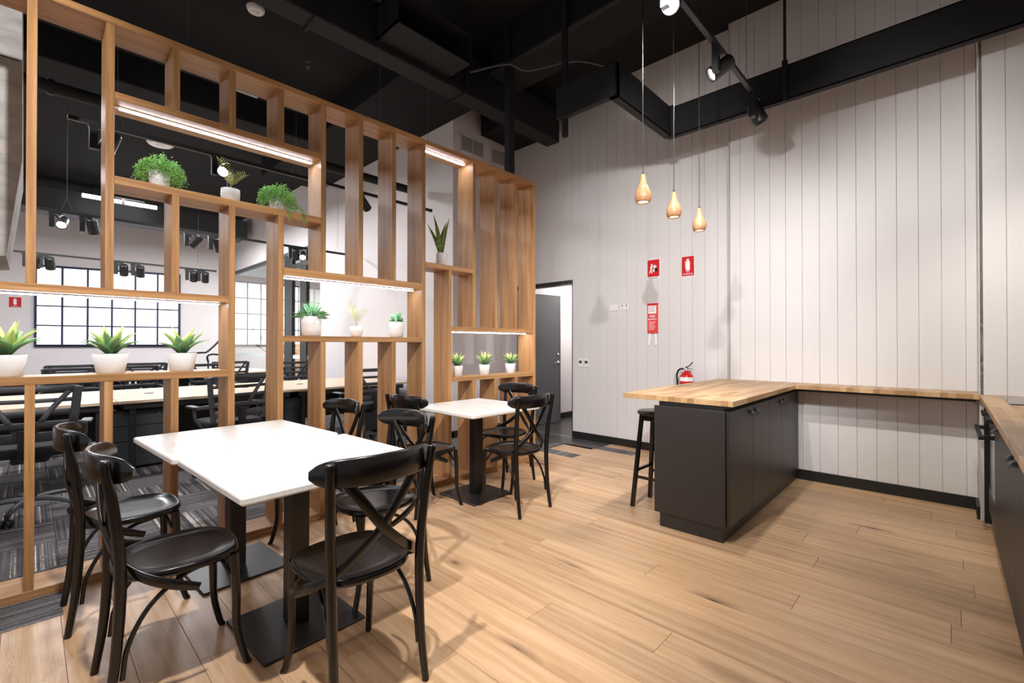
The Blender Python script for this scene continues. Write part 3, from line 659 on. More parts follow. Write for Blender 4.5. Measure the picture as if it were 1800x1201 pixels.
head(-1.2, 3.42, 3.44, (-.75, -.55, -.65), True, 'lit black track spotlight tilted down, above the island', 1.05)
head(-1.2, 4.28, 3.44, (.35, .25, -.9), False, 'unlit black track spotlight at the end of the kitchen track', 1.15)
head(-1.2, 2.60, 3.46, (.25, -.75, -.6), True, 'brightest lit track spotlight at the top edge above pendants', 1.0)
track(-5.0, .2, 3.68, 3.07, 'black lighting track behind the screen, nearest of the office tracks')
head(-5.0, .38, 3.07, (-.1, -.3, -.9), False, 'unlit spotlight seen above the left trailing plant', 1.1)
head(-5.0, 1.22, 3.07, (.9, -.55, -.65), True, 'lit spotlight shining behind the upper palm plant', 1.)
head(-5.0, 2.66, 3.07, (-.3, .75, -.6), True, 'spotlight washing the white office wall between upper posts', 1.)
track(-7.5, .0, 3.9, 2.83, 'black lighting track over the nearer desks, middle of the office tracks')
head(-7.5, .20, 2.83, (.8, -.15, -.6), True, 'lit spotlight shining through the leftmost screen opening', 1.)
head(-7.5, .46, 2.83, (-.3, .2, -.9), False, 'unlit spotlight right beside the leftmost lit one', 1.05)
head(-7.5, 1.50, 2.83, (-.2, -.5, -.7), True, 'lit spotlight left of a post in the middle office cluster', 1.1)
head(-7.5, 1.78, 2.83, (-.3, .3, -.9), False, 'unlit spotlight right of the middle office cluster', 1.15)
head(-7.5, 2.85, 2.83, (-.5, .2, -.8), False, 'unlit spotlight below the screen box beside the glass wall', 1.)
head(-7.5, 2.96, 2.83, (.8, -.4, -.6), True, 'lit spotlight shining under the screen box by the glass wall', 1.)
track(-11, -.3, 2.65, 2.8, 'black lighting track in front of the light box, farthest of the office tracks')
for y, lit, lab in ((-.02, False, 'unlit spotlight at the left end of the far track'), (.16, False, 'unlit spotlight over the left corner of the light box'), (1.12, True, 'lit spotlight over the middle of the light box'), (1.36, False, 'unlit spotlight beside the lit one over the light box'), (2.2, True, 'lit spotlight over the right end of the light box'), (2.4, False, 'unlit spotlight at the right end of the far track')):
    head(-11, y, 2.8, (-.55, .1, -.8), lit, lab, 1.25)
# ceiling bits
def disc(name, x, y, z, r, label, cat, m=M_WPLAS):
    t = thing(name, label, cat, (x, y, z)); MB().lathe([(r*.7, -.04), (r*.85, -.035), (r, -.012), (r, 0)], (0, 0, 0), 24).build('housing', m, t)
    MB().lathe([(0, -.055), (r*.3, -.053), (r*.4, -.04)], (0, 0, 0), 20, caps=False).build('sensor', m, t); return t
disc('smoke_detector', -5.12, 1.58, CZ, .085, 'white round smoke detector on black ceiling above the screen', 'detector')
disc('ceiling_speaker', -9.75, 1.53, CZ, .19, 'white round ceiling disc seen above the left trailing plant', 'speaker')
for x, y, lab in ((-5.62, 2.32, 'small black ceiling sensor above the screen top'), (-3.3, 2.3, 'small sprinkler head near the square duct opening'), (-2.4, 2.5, 'small sprinkler head on the ceiling right of the square duct')):
    t = thing('sprinkler_head', lab, 'sprinkler', (x, y, CZ)); MB().lathe([(.03, 0), (.03, -.01), (.012, -.012), (.012, -.05), (.022, -.055), (.022, -.06)], (0, 0, 0), 12).build('fitting', M_GREYP, t); MB().lathe([(.0, -.085), (.02, -.085), (.02, -.08)], (0, 0, 0), 10).build('deflector', M_GREYP, t)
tag(MB().bbox(-7.1, -6.75, 1.86, 2.15, CZ-.05, CZ, .004).build('ceiling_box', M_WPLAS), 'white square box on the ceiling behind upper screen openings', 'box')
tag(MB().bbox(-13.3, -12.9, 1.25, 1.75, 4.38, 4.46, .004).build('ceiling_box', M_WPLAS), 'flat white box beside the bright tubes at the far ceiling', 'box')
for y0, y1, lab in ((.72, 1.02, 'short bright tube light, left one at the far ceiling'), (1.12, 1.33, 'short bright tube light, middle one at the far ceiling'), (1.38, 1.92, 'longest bright tube light at the far ceiling')):
    t = thing('tube_light', lab, 'light', (-12.6, (y0+y1)/2, 4.3)); hl = (y1-y0)/2
    MB().tube([(0, -hl, 0), (0, hl, 0)], .04, 12, 1).build('tube', M_TUBE, t); MB().bbox(-.03, .03, -hl, hl, .035, .06, .002).tube([(0, 0, .05), (0, 0, CZ-4.3)], .004, 5, 1).build('fixture', M_BLK, t)

# ================================================================== LIGHT BOX (window wall)
rzl = math.atan2(d.y, d.x)-math.pi/2       # local +Y runs along the far wall
lb = thing('light_box', 'large glowing grid of square light panels on the far office wall', 'light box', tuple(O+nrm*.0), rzl)
W6, H4, z0l = 2.797/6, (3.19-1.28)/4, 1.28
MB().bbox(.002, .05, -.03, 2.797+.03, z0l-.05, z0l+4*H4+.04, .004).build('back_case', M_NAVY, lb)
pme = MB().bbox(.05, .062, .02, W6-.02, .016, H4-.016, .003).mesh('pane', M_LBOX)
for i in range(6):
    for j in range(4): inst('pane', pme, lb, (0, i*W6, z0l+j*H4))
for i in range(7): MB().bbox(.05, .085, i*W6-.018, i*W6+.018, z0l-.02, z0l+4*H4+.02, .002).build('mullion', M_NAVY, lb)
for j in range(5): MB().bbox(.05, .078, 0, 6*W6, z0l+j*H4-.008, z0l+j*H4+.008, .002).build('crossbar', M_NAVY, lb)
panel_grid = thing('light_box', 'dimmer glowing panel grid placed behind the office glass wall', 'light box', (-15.58, 4.22, 0), 0)  # stands in for the panel grid visible in the glass
MB().bbox(.002, .03, -.03, 5*.38+.03, z0l-.03, z0l+4*H4+.03, .004).build('back_case', M_GREYP, panel_grid)
pm2 = MB().bbox(.03, .04, .016, .364, .014, H4-.012, .003).mesh('pane', M_GRIDGLOW)
for i in range(5):
    for j in range(4): inst('pane', pm2, panel_grid, (0, i*.38, z0l+j*H4))
def sign(name, label, loc, rz, w_, h_, kind):
    t = thing(name, label, 'sign', loc, rz)     # faces local -Y
    MB().bbox(-w_/2, w_/2, -.003, 0, -h_/2, h_/2, .0005).build('plate', M_WHITE, t)
    k = h_/.26; tb = .035*k
    if kind == 'blanket':
        MB().bbox(-w_/2+.006*k, w_/2-.006*k, -.0042, -.003, -h_/2+tb, h_/2-.006*k, .0003).build('red_field', M_RED, t)
        g = MB(); Y0, Y1 = -.0055, -.0042
        def poly(pts): g.add([(x*k, Y0, z*k) for x, z in pts]+[(x*k, Y1, z*k) for x, z in pts], [list(range(len(pts))), list(range(len(pts), 2*len(pts)))[::-1]]+[(i, i+len(pts), (i+1) % len(pts)+len(pts), (i+1) % len(pts)) for i in range(len(pts))])
        poly([(-.022+.012*math.cos(a*.785), .062+.012*math.sin(a*.785)) for a in range(8)])
        poly([(-.045, .035), (-.025, .05), (-.008, .042), (-.018, .005), (-.038, .002)])
        poly([(-.038, .006), (-.022, .006), (-.05, -.05), (-.062, -.05)]); poly([(-.032, .006), (-.018, .006), (-.012, -.05), (-.026, -.05)])
        poly([(-.012, .045), (.012, .052), (.014, .044), (-.008, .034)])
        poly([(.005, .058), (.03, .05), (.045, .03), (.04, .0), (.02, -.03), (.004, -.035), (-.006, -.02), (.006, .01)])
        g.build('pictogram', M_WHITE, t)
        MB().bbox(.018*k, .058*k, -.0065, -.0055, -.03*k, .018*k, .0003).build('pictogram_box', M_INK, t)
        textmesh('FIRE BLANKET', .021*k, M_INK, t, (0, -.0034, -h_/2+tb/2), (R(90), 0, 0), bold=.0003)
    else:
        MB().bbox(-w_/2+.006*k, w_/2-.006*k, -.0042, -.003, -h_/2+.006*k, h_/2-.006*k, .0003).build('red_field', M_RED, t)
        g = MB().bbox(-.026*k, .026*k, -.0055, -.0042, -.055*k, .06*k, .0003); g.bbox(-.017*k, .017*k, -.0055, -.0042, .06*k, .075*k, .0003).bbox(-.017*k, .017*k, -.0055, -.0042, .083*k, .093*k, .0003).bbox(-.012*k, .004*k, -.0055, -.0042, .074*k, .084*k, .0003)
        g.bbox(-.034*k, -.030*k, -.0055, -.0042, -.02*k, .07*k, .0003)
        g.build('pictogram', M_WHITE, t)
        textmesh('FIRE', .021*k, M_WHITE, t, (0, -.0045, -.073*k), (R(90), 0, 0), bold=.0003); textmesh('EXTINGUISHER', .0185*k, M_WHITE, t, (0, -.0045, -.1*k), (R(90), 0, 0), bold=.0003)
    return t
sign('fire_blanket_sign', 'red fire blanket sign with white figure, above the blanket pack', (-2.598, YL-.001, 2.215), 0, .165, .245, 'blanket')
sign('fire_extinguisher_sign', 'red fire extinguisher sign to the right of the fire blanket sign', (-2.173, YL-.001, 2.205), 0, .155, .235, 'ext')
pS = O+d*(-.36)+nrm*.003
sign('fire_extinguisher_sign', 'small red extinguisher sign on the far office wall left of light box', (pS.x, pS.y, 2.30), rzl+math.pi/2, .22, .25, 'ext')
# fire blanket pack
t = thing('fire_blanket', 'red fire blanket pack with white pull tabs hanging on wall', 'fire blanket', (-2.603, YL-.001, 1.62), R(0))
MB().bbox(-.066, .066, -.022, 0, -.185, .175, .006).build('pouch', M_BLANK, t)
MB().bbox(-.068, .068, -.027, 0, .165, .18, .002).build('hanging_bar', M_RED, t)
MB().bbox(-.052, .05, -.024, -.0215, .055, .15, .0005).build('instruction_label', M_WHITE, t)
for s, r_ in ((-1, 6), (1, -3)):
    MB().bbox(-.014, .014, -.014, -.010, -.15, 0, .001).build('pull_tab', M_WHITE, t, (s*.036, 0, -.18), (0, R(r_), 0))
textmesh('FIRE', .04, M_WHITE, t, (0, -.0225, .02), (R(90), 0, 0), bold=.0005); textmesh('BLANKET', .026, M_WHITE, t, (0, -.0225, -.015), (R(90), 0, 0), bold=.0003)
g = MB()
for i in range(6): g.bbox(-.045, .045-.012*(i % 3), -.0232, -.0222, -.05-.018*i, -.045-.018*i, .0003)
g.build('printed_lines', M_WHITE, t)
g = MB()
for i in range(4): g.bbox(-.042, .04-.01*(i % 2), -.0252, -.0242, .135-.018*i, .139-.018*i, .0003)
g.build('printed_lines', M_INK, t)
# extinguisher
t = thing('fire_extinguisher', 'red fire extinguisher with black hose on wall behind island', 'fire extinguisher', (-2.155, YL-.088, 0))
MB().lathe([(.0, .50), (.066, .50), (.075, .515), (.076, .90), (.07, .94), (.05, .975), (.024, .99), (.022, 1.0), (0, 1.0)], (0, 0, 0), 28).build('cylinder', M_REDP, t)
MB().lathe([(.0768, .885), (.0768, .93)], (0, 0, 0), 28, caps=False).lathe([(.0768, .62), (.0768, .8)], (0, 0, 0), 28, caps=False).build('label_band', M_WHITE, t)
MB().lathe([(.018, .995), (.02, 1.03), (.014, 1.035), (.014, 1.05), (0, 1.05)], (0, 0, 0), 14).tube([(0, 0, 1.02), (-.03, -.01, 1.025)], .01, 8, 1).build('valve', M_CHROME, t)
MB().ribbon([(-.01, 0, 1.04), (.03, -.01, 1.055), (.075, -.02, 1.10)], [(0, 0, 1)]*3, .02, .006).ribbon([(-.01, 0, 1.03), (.03, -.01, 1.025), (.07, -.02, 1.02)], [(0, 0, 1)]*3, .018, .005).build('lever', M_KICK, t)
MB().tube([(-.03, -.01, 1.025), (-.08, -.02, 1.01), (-.105, -.02, .95), (-.104, -.01, .85), (-.10, 0, .6)], .0105, 10).build('hose', M_KICK, t)
MB().bbox(-.02, .02, .06, .09, .8, 1.0, .002).build('wall_bracket', M_CHROME, t)
# sockets
def plate(x, z, w_, h_, label, kind):
    t = thing('wall_socket' if kind else 'switch_plate', label, 'socket' if kind else 'switch', (x, YL, z))
    MB().bbox(-w_/2, w_/2, -.012, 0, -h_/2, h_/2, .002).build('cover_plate', M_WPLAS, t)
    g = MB()
    if kind == 1:
        for a in (-.03, .03): g.bbox(a-.004, a+.004, -.0128, -.0118, -.018, -.008, .0003).bbox(a-.008, a+.008, -.0135, -.0118, .012, .03, .0005)
        g.build('socket_holes', M_INK, t)
    else:
        for a in (-.0,): g.bbox(-.025, .025, -.016, -.0118, -.04 if h_ > .1 else -.02, .04 if h_ > .1 else .02, .001)
        g.build('rocker', M_WPLAS, t)
        if h_ > .1: MB().bbox(-.024, .024, -.0166, -.0158, -.005, .032, .0003).build('printed_symbol', M_GREYP, t)
plate(-3.148, 1.776, .118, .078, 'blank white wall plate, left of the pair above door height handle level', 0); plate(-2.99, 1.776, .118, .078, 'white double power socket on the boarded wall', 1)
plate(-3.665, 1.045, .075, .118, 'white switch plate nearest the doorway with dark symbol', 0); plate(-3.57, 1.045, .075, .118, 'white switch plate with printed card, right of the doorway switch', 0)
t = thing('switch_plate', 'small white switch on the white office wall seen through the screen', 'switch', (-5.35, 4.05, 1.75)); MB().bbox(-.04, .04, -.012, 0, -.06, .06, .002).build('cover_plate', M_WPLAS, t); MB().bbox(-.012, .012, -.018, -.011, -.02, .02, .001).build('rocker', M_WPLAS, t)
# grilles on the block
for y0, y1, lab in ((4.17, 4.64, 'wide white louvred air grille high on the white block'), (4.77, 5.10, 'narrow white louvred air grille beside the wide one')):
    t = thing('air_grille', lab, 'grille'); X = -4.98
    MB().bbox(X, X+.012, y0, y1, 4.035, 4.06, .002).bbox(X, X+.012, y0, y1, 4.27, 4.295, .002).bbox(X, X+.012, y0, y0+.025, 4.04, 4.29, .002).bbox(X, X+.012, y1-.025, y1, 4.04, 4.29, .002).build('frame', M_WALLW, t)
    MB().box(X+.0005, X+.002, y0+.02, y1-.02, 4.05, 4.28).build('backing', M_DOOR, t)
    for i in range(14):
        z = 4.063+i*.0152; MB().add([(X+.003, y0+.022, z+.008), (X+.003, y1-.022, z+.008), (X+.012, y1-.022, z), (X+.012, y0+.022, z), (X+.003, y0+.022, z+.013), (X+.003, y1-.022, z+.013), (X+.012, y1-.022, z+.006), (X+.012, y0+.022, z+.006)], [(0, 1, 2, 3), (7, 6, 5, 4), (0, 4, 5, 1), (1, 5, 6, 2), (2, 6, 7, 3), (3, 7, 4, 0)]).build('louvre', M_WALLW, t)
    if y1-y0 > .4: MB().bbox(X+.002, X+.013, (y0+y1)/2-.004, (y0+y1)/2+.004, 4.05, 4.28, .001).build('centre_bar', M_WALLW, t)

# ================================================================== GLASS PARTITION
t = struct('window_1', MB().bbox(-15.2, -9.15, 4.03, 4.11, 3.3, 3.38, .003), M_GREYP)
for a, b in ((-11.07, -10.62), (-10.18, -9.85)): MB().bbox(a, b, 4.04, 4.12, 0, 3.3, .004).build('frame_post', M_KICK, t)
MB().bbox(-11.07, -9.2, 4.035, 4.12, 2.98, 3.08, .003).build('head_rail', M_KICK, t)
for a, b in ((-15.1, -13.7), (-13.69, -12.3), (-12.29, -11.08), (-10.6, -10.19), (-9.84, -9.22)):
    MB().box(a, b, 4.07, 4.08, .0, 3.3 if a < -11 else 2.98).build('glass_pane', M_GLASS, t)
MB().box(-15.1, -9.3, 4.064, 4.069, .98, 1.06).build('frosted_strip', M_GLASSF, t)
# stair behind the glass + handrail
t = thing('staircase', 'pale timber stair climbing behind the office glass wall', 'stairs')
for i in range(7):
    MB().bbox(-14.6+i*.32, -14.6+(i+1)*.32, 5.2, 6.6, 0, .18*(7-i)+.1, .004).build('step', M_STAIR, t)
MB().bbox(-12.2, -9.5, 7.1, 7.2, 0, 1.9, .004).build('timber_panel', M_STAIR, WG)
t = thing('handrail', 'black curved handrail beside the light box above the desks', 'handrail', (-14.2, 3.2, 0))
MB().tube([(0, -.55, .95), (.0, -.62, 1.0), (0, -.5, 1.06), (0, -.1, 1.08), (0, .1, 1.15), (0, .62, 1.75)], .025, 8).build('rail', M_KICK, t)
MB().tube([(.3, .0, .85), (.3, -.02, .98), (.3, .08, 1.04), (.3, .3, 1.05), (.3, .6, 1.3)], .025, 8).build('rail', M_KICK, t)
MB().tube([(0, -.4, 1.02), (0, -.4, .0)], .018, 8, 1).tube([(.3, .0, .87), (.3, 0, 0)], .018, 8, 1).build('support_post', M_KICK, t)

# ================================================================== DESKS
def desk(x0, x1, y0, y1, label, z=.735):
    t = thing('office_desk', label, 'desk')
    MB().bbox(x0, x1, y0, y1, z-.028, z, .002).build('desktop', M_DESK, t)
    MB().bbox(x0+.05, x1-.05, y0+.05, y1-.05, z-.09, z-.03, .003).build('desk_frame', M_BLK, t)
    MB().bbox((x0+x1)/2-.02, (x0+x1)/2+.02, y0+.1, y1-.1, .25, z-.09, .003).build('modesty_panel', M_BLK, t)
    for yy in (y0+.1, y1-.15):
        for xx in (x0+.08, x1-.13): MB().bbox(xx, xx+.05, yy, yy+.05, .002, z-.09, .003).build('leg', M_BLK, t)
    for yy in (y0+.35, y1-.35): MB().lathe([(.045, 0), (.045, .004), (.035, .005), (0, .005)], ((x0+x1)/2, yy, z), 14).build('cable_grommet', M_GREYP, t)
desk(-7.45, -5.92, -1.1, .6, 'long pale desk behind the screen, its left section behind the agaves')
desk(-7.45, -5.92, .605, 2.3, 'long pale desk behind the screen, its middle section')
desk(-7.45, -5.92, 2.305, 3.95, 'long pale desk behind the screen, its right section by the white wall')
desk(-12.0, -10.4, -1.1, 1.4, 'far pale desk in front of the light box, left section')
desk(-12.0, -10.4, 1.405, 3.7, 'far pale desk in front of the glass wall, right section')
def pedestal(x, y, label):
    t = thing('drawer_pedestal', label, 'drawers', (x, y, 0), 0, 'drawer units under the nearer desks')
    MB().bbox(-.5, -.01, -.22, .22, .03, .62, .003).build('carcass', M_DRAW, t)
    for i, (a, b) in enumerate(((.04, .30), (.305, .455), (.46, .61))):
        dr = MB().bbox(-.01, .008, -.215, .215, a, b, .002).build('drawer', M_DRAW, t)
    MB().lathe([(.008, 0), (.008, .004), (0, .004)], (.008, .16, .575), 10, Matrix.Rotation(R(90), 4, 'Y')).build('lock', M_CHROME, t)
pedestal(-6.12, .80, 'dark drawer unit under the desk, seen above the left table corner')
pedestal(-6.12, 2.28, 'dark drawer unit under the desk, seen between middle screen posts')
pedestal(-6.15, 3.55, 'dark drawer unit under the desk end nearest the white wall')
pedestal(-10.62, 3.2, 'dark drawer unit under the far desk by the glass wall')

# ================================================================== OFFICE CHAIRS
def make_office():
    t = thing('office_chair', 'x', 'chair', group='black mesh office chairs at the desks')      # faces local +Y
    W = .25
    yb = lambda x: -.27+.9*x*x
    for s in (-1, 1):
        MB().ribbon([(s*.225, -.215, .55), (s*.245, -.235, .68), (s*.262, -.245, .82), (s*.276, -.26, .985)], [(s*.35, 1, 0)]*4, .055, .022).build('back_upright', M_GREYP, t)
    def bar(z, w_, hw, name='back_slat'):
        pts = [(x*hw, -.262+.75*(x*hw)**2-(.02 if z > .96 else 0), z) for x in (-1, -.5, 0, .5, 1)]
        MB().ribbon(pts, [(0, 1, 0)]*5, w_, .014).build(name, M_GREYP, t)
    bar(.975, .042, .278, 'top_bar'); bar(.885, .03, .262); bar(.80, .036, .255); bar(.71, .046, .248); bar(.62, .07, .23, 'bottom_bar')
    for s in (-1, 1): MB().ribbon([(s*.235, -.235, .96), (s*.12, -.262, .80), (s*.03, -.275, .63)], [(0, 1, 0)]*3, .034, .012).build('diagonal_brace', M_GREYP, t)
    MB().ribbon([(-.30, .05, .66), (-.30, -.16, .69), (-.2, -.275, .71), (0, -.30, .71), (.2, -.275, .71), (.30, -.16, .69), (.30, .05, .66)], [(1, 0, 0), (1, .4, 0), (.4, 1, 0), (0, 1, 0), (-.4, 1, 0), (-1, .4, 0), (-1, 0, 0)], .04, .02).build('arm_hoop', M_GREYP, t)
    for s in (-1, 1):
        MB().bbox(s*.30-.035, s*.30+.035, -.05, .18, .665, .69, .008).build('armrest_pad', M_BLK, t)
        MB().ribbon([(s*.30, .05, .66), (s*.29, .03, .55), (s*.22, .0, .45)], [(1, 0, 0)]*3, .05, .02).build('arm_support', M_GREYP, t)
    MB().rings(slab_rings(.25, .235, .09, .47, .545, .022), True).build('seat', M_MESHF, t)
    MB().bbox(-.1, .1, -.12, .1, .41, .47, .01).build('tilt_mechanism', M_BLK, t)
    MB().ribbon([(-.0, -.10, .44), (0, -.22, .45), (0, -.285, .52), (0, -.285, .68)], [(0, .2, 1), (0, .5, 1), (0, 1, .5), (0, 1, 0)], .07, .02).build('back_bracket', M_BLK, t)
    MB().lathe([(.03, .12), (.03, .26), (.018, .265), (.018, .42)], (0, 0, 0), 14).build('gas_stem', M_BLK, t)
    for k in range(5):
        a = R(90+72*k+20); c, s_ = math.cos(a), math.sin(a)
        MB().ribbon([(0, 0, .12), (c*.12, s_*.12, .125), (c*.24, s_*.24, .11), (c*.30, s_*.30, .085)], [(0, 0, 1)]*4, [.06, .05, .045, .035], .03).build('base_leg', M_GREYP, t)
        q = Matrix.Rotation(a, 4, 'Z') @ Matrix.Rotation(R(90), 4, 'X'); g = MB()
        for off in (-.02, .02):
            g.lathe([(0, -.009), (.027, -.009), (.03, -.006), (.03, .006), (.027, .009), (0, .009)], Vector((c*.30, s_*.30, .032))+Matrix.Rotation(a, 3, 'Z') @ Vector((0, off, 0)), 14, q)
        g.bbox(c*.30-.012, c*.30+.012, s_*.30-.012, s_*.30+.012, .04, .085, .003); g.build('castor', M_BLK, t)
    freeze(t); return t
oc = make_office()
cf = [(-5.08, .02, 0, 82, 'black mesh office chair behind the leftmost screen post, back to camera'),
      (-5.35, 1.42, 0, 97, 'black mesh office chair behind the tall central post, back to camera'),
      (-5.55, 3.02, 0, 92, 'black mesh office chair seen between posts right of the middle shelf'),
      (-7.95, .38, 0, -95, 'black office chair across the desk, seen left of the middle agave, nearer of two'),
      (-9.7, .42, 0, 95, 'black office chair at the far desk, top showing behind the first agave'),
      (-8.15, 1.05, 0, -85, 'black office chair across the desk, below the middle of the light box'),
      (-9.9, 1.35, 0, 85, 'black office chair at the far desk, below the middle of the light box'),
      (-8.2, 1.98, 0, -90, 'black office chair across the desk, under the curved handrail'),
      (-9.6, 2.5, 0, 90, 'black office chair at the far desk beside the glass wall'),
      (-8.2, 3.25, 0, -90, 'black office chair across the desk by the white wall')]
for i, (x, y, z, a, lab) in enumerate(cf):
    if i == 0: oc.location = (x, y, z); oc.rotation_euler = (0, 0, R(a)); oc['label'] = lab
    else: dup(oc, (x, y, z), R(a), lab)

# ================================================================== PLANTS
def pot(t, rt, rb, h, rnd=False, soil=True):
    n = 28
    if rnd: prof = [(0, 0), (rb*.8, 0), (rb, .006), (rt*.97, h*.35), (rt, h*.6), (rt, h), (rt-.006, h), (rt-.008, h-.012)]
    else: prof = [(0, 0), (rb-.003, 0), (rb, .003), (rt, h-.002), (rt-.002, h), (rt-.006, h), (rt-.008, h-.012)]
    MB().lathe(prof, (0, 0, 0), n, caps=False).build('pot', M_POT, t)
    MB().lathe([(0, h-.010), (rt-.0085, h-.012)], (0, 0, 0), n, caps=False).build('soil', M_SOIL, t)
def leafmesh(L, W, curve, m, n=7, fold=.25, name='leaf'):
    """leaf rising along +Z, bending to +X"""
    top = []; 
    for i in range(n+1):
        u = i/n; x = curve*L*u*u; z = L*(u-.18*curve*u*u*u)
        w = W*(math.sin(math.pi*min(1, .12+.88*u)**.75)) if u < 1 else .0008
        w = max(w, .0008)
        top.append((x, z, w))
    vs = []; th = .0022
    rings = []
    for x, z, w in top:
        f = fold*w
        rings.append([Vector((x-f, -w, z+f*.3)), Vector((x-.3*f, -w*.5, z)), Vector((x+.1*f, 0, z)), Vector((x-.3*f, w*.5, z)), Vector((x-f, w, z+f*.3)), Vector((x+th+.4*f, w*.4, z-.001)), Vector((x+th+.7*f, 0, z-.001)), Vector((x+th+.4*f, -w*.4, z-.001))])
    return MB().rings(rings).mesh(name, m)
AG_O = leafmesh(.165, .031, .58, M_AGO); AG_M = leafmesh(.165, .033, .28, M_AGO); AG_I = leafmesh(.19, .025, .12, M_AGI); AG_C = leafmesh(.165, .028, .33, M_AGI)
def agave(y, z, s, rt, h, label, seed, x=-3.50):
    random.seed(seed); t = thing('potted_agave', label, 'plant', (x, y, z), 0)
    pot(t, rt, rt*.78, h)
    for me, n, a0, lean, sc in ((AG_O, 6, 0, 26, 1.0), (AG_M, 6, 28, 18, 1.02), (AG_C, 5, 10, 16, 1.08), (AG_I, 4, 40, 9, 1.0)):
        for k in range(n):
            a = R(a0+360/n*k+random.uniform(-9, 9)); q = s*sc*random.uniform(.9, 1.08)
            inst('leaf', me, t, (math.cos(a)*.008*s, math.sin(a)*.008*s, h-.015), (0, R(lean+random.uniform(-5, 5)), a), (q, q, q))
    return t
agave(-.085, A1, 1.02, .082, .112, 'largest potted agave in white pot, left one on the lowest left shelf', 1)
agave(.325, A1, .98, .082, .112, 'potted agave in white pot, middle one on the lowest left shelf', 2)
agave(.665, A1, .96, .078, .112, 'potted agave in white pot, right one on the lowest left shelf', 3)
for y, lab, sd in ((2.90, 'small potted agave in white pot, left one on the lowest right shelf', 4), (3.27, 'small potted agave in white pot, middle one on the lowest right shelf', 5), (3.66, 'small potted agave in white pot, right one on the lowest right shelf', 6)):
    agave(y, E21, .80, .058, .105, lab, sd)
# snake plant
t = thing('snake_plant', 'tall striped snake plant in white pot on a high shelf', 'plant', (-3.50, 2.70, D1)); pot(t, .062, .048, .125)
random.seed(9)
SNK = []
for L_, W_, c_ in ((.38, .036, .08), (.31, .034, .12), (.25, .032, .16)): SNK.append(leafmesh(L_, W_, c_, M_SNAKE, 9, .35))
for k, (mi, a, ln) in enumerate(((0, 85, 8), (0, 265, 6), (1, 250, 16), (1, 60, 3), (2, 290, 10), (2, 180, 6), (1, 0, 5))):
    inst('leaf', SNK[mi], t, (.012*math.cos(R(a)), .012*math.sin(R(a)), .11), (0, R(ln), R(a)))
# small bushy plants
def bush(y, z, rt, h, label, seed, L_=.10, n=46, wide=1.):
    t = thing('potted_fern', label, 'plant', (-3.50, y, z)); pot(t, rt, rt*.93, h, True); random.seed(seed); mb = MB()
    for k in range(n):
        a = random.uniform(0, 2*math.pi); el = R(random.uniform(8, 80)); L = L_*random.uniform(.6, 1.1); c, s_ = math.cos(a), math.sin(a)
        e = Vector((c*math.cos(el)*wide, s_*math.cos(el)*wide, math.sin(el))); p0 = Vector((c*.012, s_*.012, h-.012)); w_ = Vector((-s_, c, 0))
        m1 = p0+e*L*.55+Vector((0, 0, .01)); m2 = p0+e*L-Vector((0, 0, .25*L*math.cos(el)))
        for f in (.45, .62, .78, .9):
            q = p0.lerp(m2, f)+Vector((0, 0, .012)); 
            for sg in (-1, 1):
                tp = q+w_*sg*.018+e*.024; mb.add([q-e*.001, q+e*.004+Vector((0, 0, .001)), q.lerp(tp, .6)+e*.003, tp], [(0, 1, 2, 3)])
        mb.add([p0-w_*.0015, p0+w_*.0015, m1+w_*.0028, m2, m1-w_*.0028], [(0, 1, 2, 3, 4)], True)
    mb.build('foliage', M_BUSH, t); return t
bush(1.475, C21, .072, .150, 'leafy green plant in the largest white pot on the middle shelf', 11, .12, 60, 1.1)
bush(2.215, C21, .062, .135, 'leafy pale green plant in white pot, right one on middle shelf', 12, .10, 46, .7)
# palms
def palm(y, z, rt, h, label, seed, H=.2):
    t = thing('potted_palm', label, 'plant', (-3.50, y, z)); pot(t, rt, rt*.8, h, True); random.seed(seed)
    for (lean, az, L) in ((-.25, 90, H*1.1), (.55, 90, H*.75), (.3, 200, H*.8)):
        mb = MB(); a = R(az); dr = Vector((math.cos(a), math.sin(a), 0)); P = []
        NP = 17
        for i in range(NP):
            u = i/(NP-1); P.append(Vector((0, 0, h-.012))+dr*(lean*L*u*u*1.1)+Vector((0, 0, L*(u*1.05-.15*u*u))))
        mb.tube(P, [.0022, .0008], 5, 1)
        for i in range(5, NP):
            T = (P[min(i+1, NP-1)]-P[i-1]).normalized()
            for sg in (-1, 1):
                for e_ in (0,):
                    base = P[i]+(P[i-1]-P[i])*e_
                    l = .085*(H/.2)*(1-.55*((i-9)/8)**2)*.62
                    side = (Vector((math.cos(a), math.sin(a), 0)) if abs(lean) < 1 else dr).cross(Vector((0, 0, 1)))
                    sd = (Vector((0, 1, 0))*sg); tip = base+(sd*.8+T*.75).normalized()*l+Vector((random.uniform(-.006, .006), 0, 0))
                    mb.add([base+T*.0012, base-T*.0012, base.lerp(tip, .5)-T*.0022, tip, base.lerp(tip, .5)+T*.0022], [(0, 1, 2, 3, 4)])
        mb.build('frond', M_PALM, t)
    return t
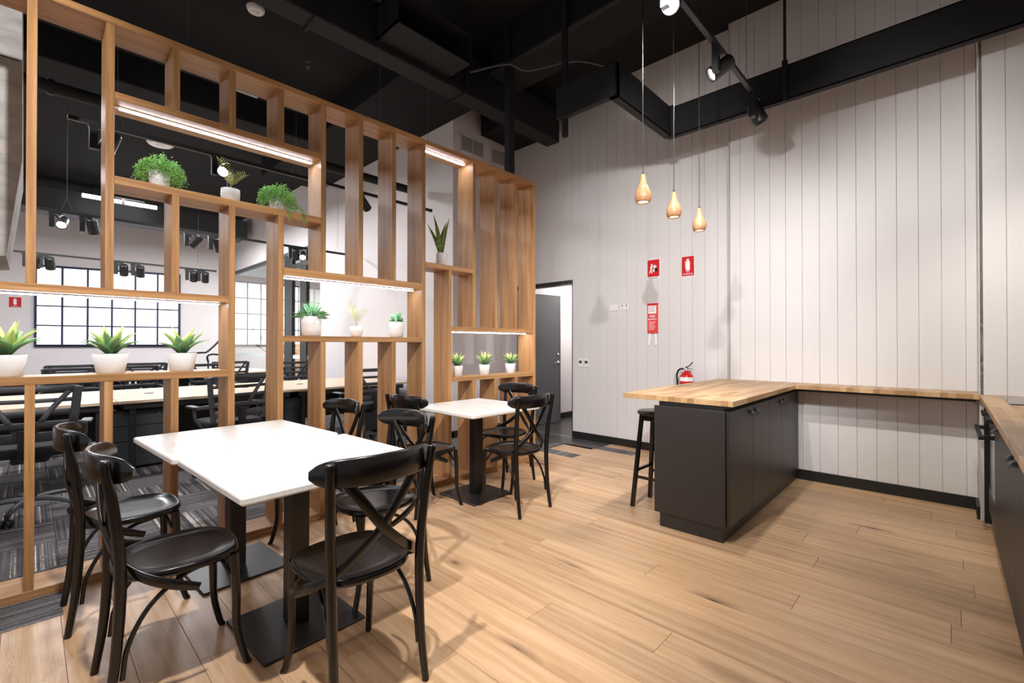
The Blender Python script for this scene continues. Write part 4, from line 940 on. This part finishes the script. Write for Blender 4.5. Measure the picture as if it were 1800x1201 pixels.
palm(1.84, C21, .052, .085, 'small palm with two fronds in white pot, middle of middle shelf', 21, .215)
palm(.93, B21, .056, .095, 'small palm in white pot between two trailing plants, top shelf', 22, .20)
# trailing plants
def trailing(y, z, rt, h, label, seed, strands=()):
    t = thing('trailing_plant', label, 'plant', (-3.49, y, z)); pot(t, rt, rt*.88, h); random.seed(seed); mb = MB()
    def leaf(p, s=.009):
        a = Vector((random.gauss(0, 1), random.gauss(0, 1), random.gauss(0, .6))).normalized(); b = a.cross(Vector((random.gauss(0, 1), random.gauss(0, 1), random.gauss(0, 1)))).normalized()
        mb.add([p, p+a*s*.6+b*s*.5, p+a*s*1.2, p+a*s*.6-b*s*.5], [(0, 1, 2, 3)])
    for k in range(120):
        a = random.uniform(0, 2*math.pi); r0 = random.uniform(0, rt*.8); c, s_ = math.cos(a), math.sin(a)
        out = rt+random.uniform(.01, .05); up = random.uniform(.02, .085)*(1.3-.5*abs(s_)) ; drop = random.uniform(0, h*.85)
        P = crm([(c*r0, s_*r0, h-.01), (c*out*.7, s_*out*.8, h+up), (c*out, s_*out*1.15, h+up*.5-drop*.3), (c*(out+.012), s_*(out*1.2+.01), h-drop)], 7)
        for p in P:
            for _ in range(2): leaf(p+Vector((random.gauss(0, .006), random.gauss(0, .006), random.gauss(0, .006))))
    mb.build('foliage', M_TRAIL, t)
    if strands:
        sb = MB()
        for (yy, ln) in strands:
            x0 = -3.375+3.49; P = crm([(.03, yy*.4, h), (.09, yy*.8, h*.5), (x0+.012, yy, .012), (x0+.018, yy+.01, -ln*.5), (x0+.018, yy, -ln)], 7)
            sb.tube(P, .0009, 4, 1)
            mb = sb
            for p in P:
                for _ in range(2): leaf(p+Vector((random.gauss(0, .003), random.gauss(0, .004), random.gauss(0, .004))), .009)
        sb.build('hanging_strand', M_TRAIL, t)
trailing(.545, B21, .055, .105, 'bushy trailing plant in white pot, left one on top shelf', 31)
trailing(1.225, B21, .055, .10, 'trailing plant with stems hanging over the edge, right on top shelf', 32, ((.02, .05), (.035, .075), (.12, .06), (.13, .085)))
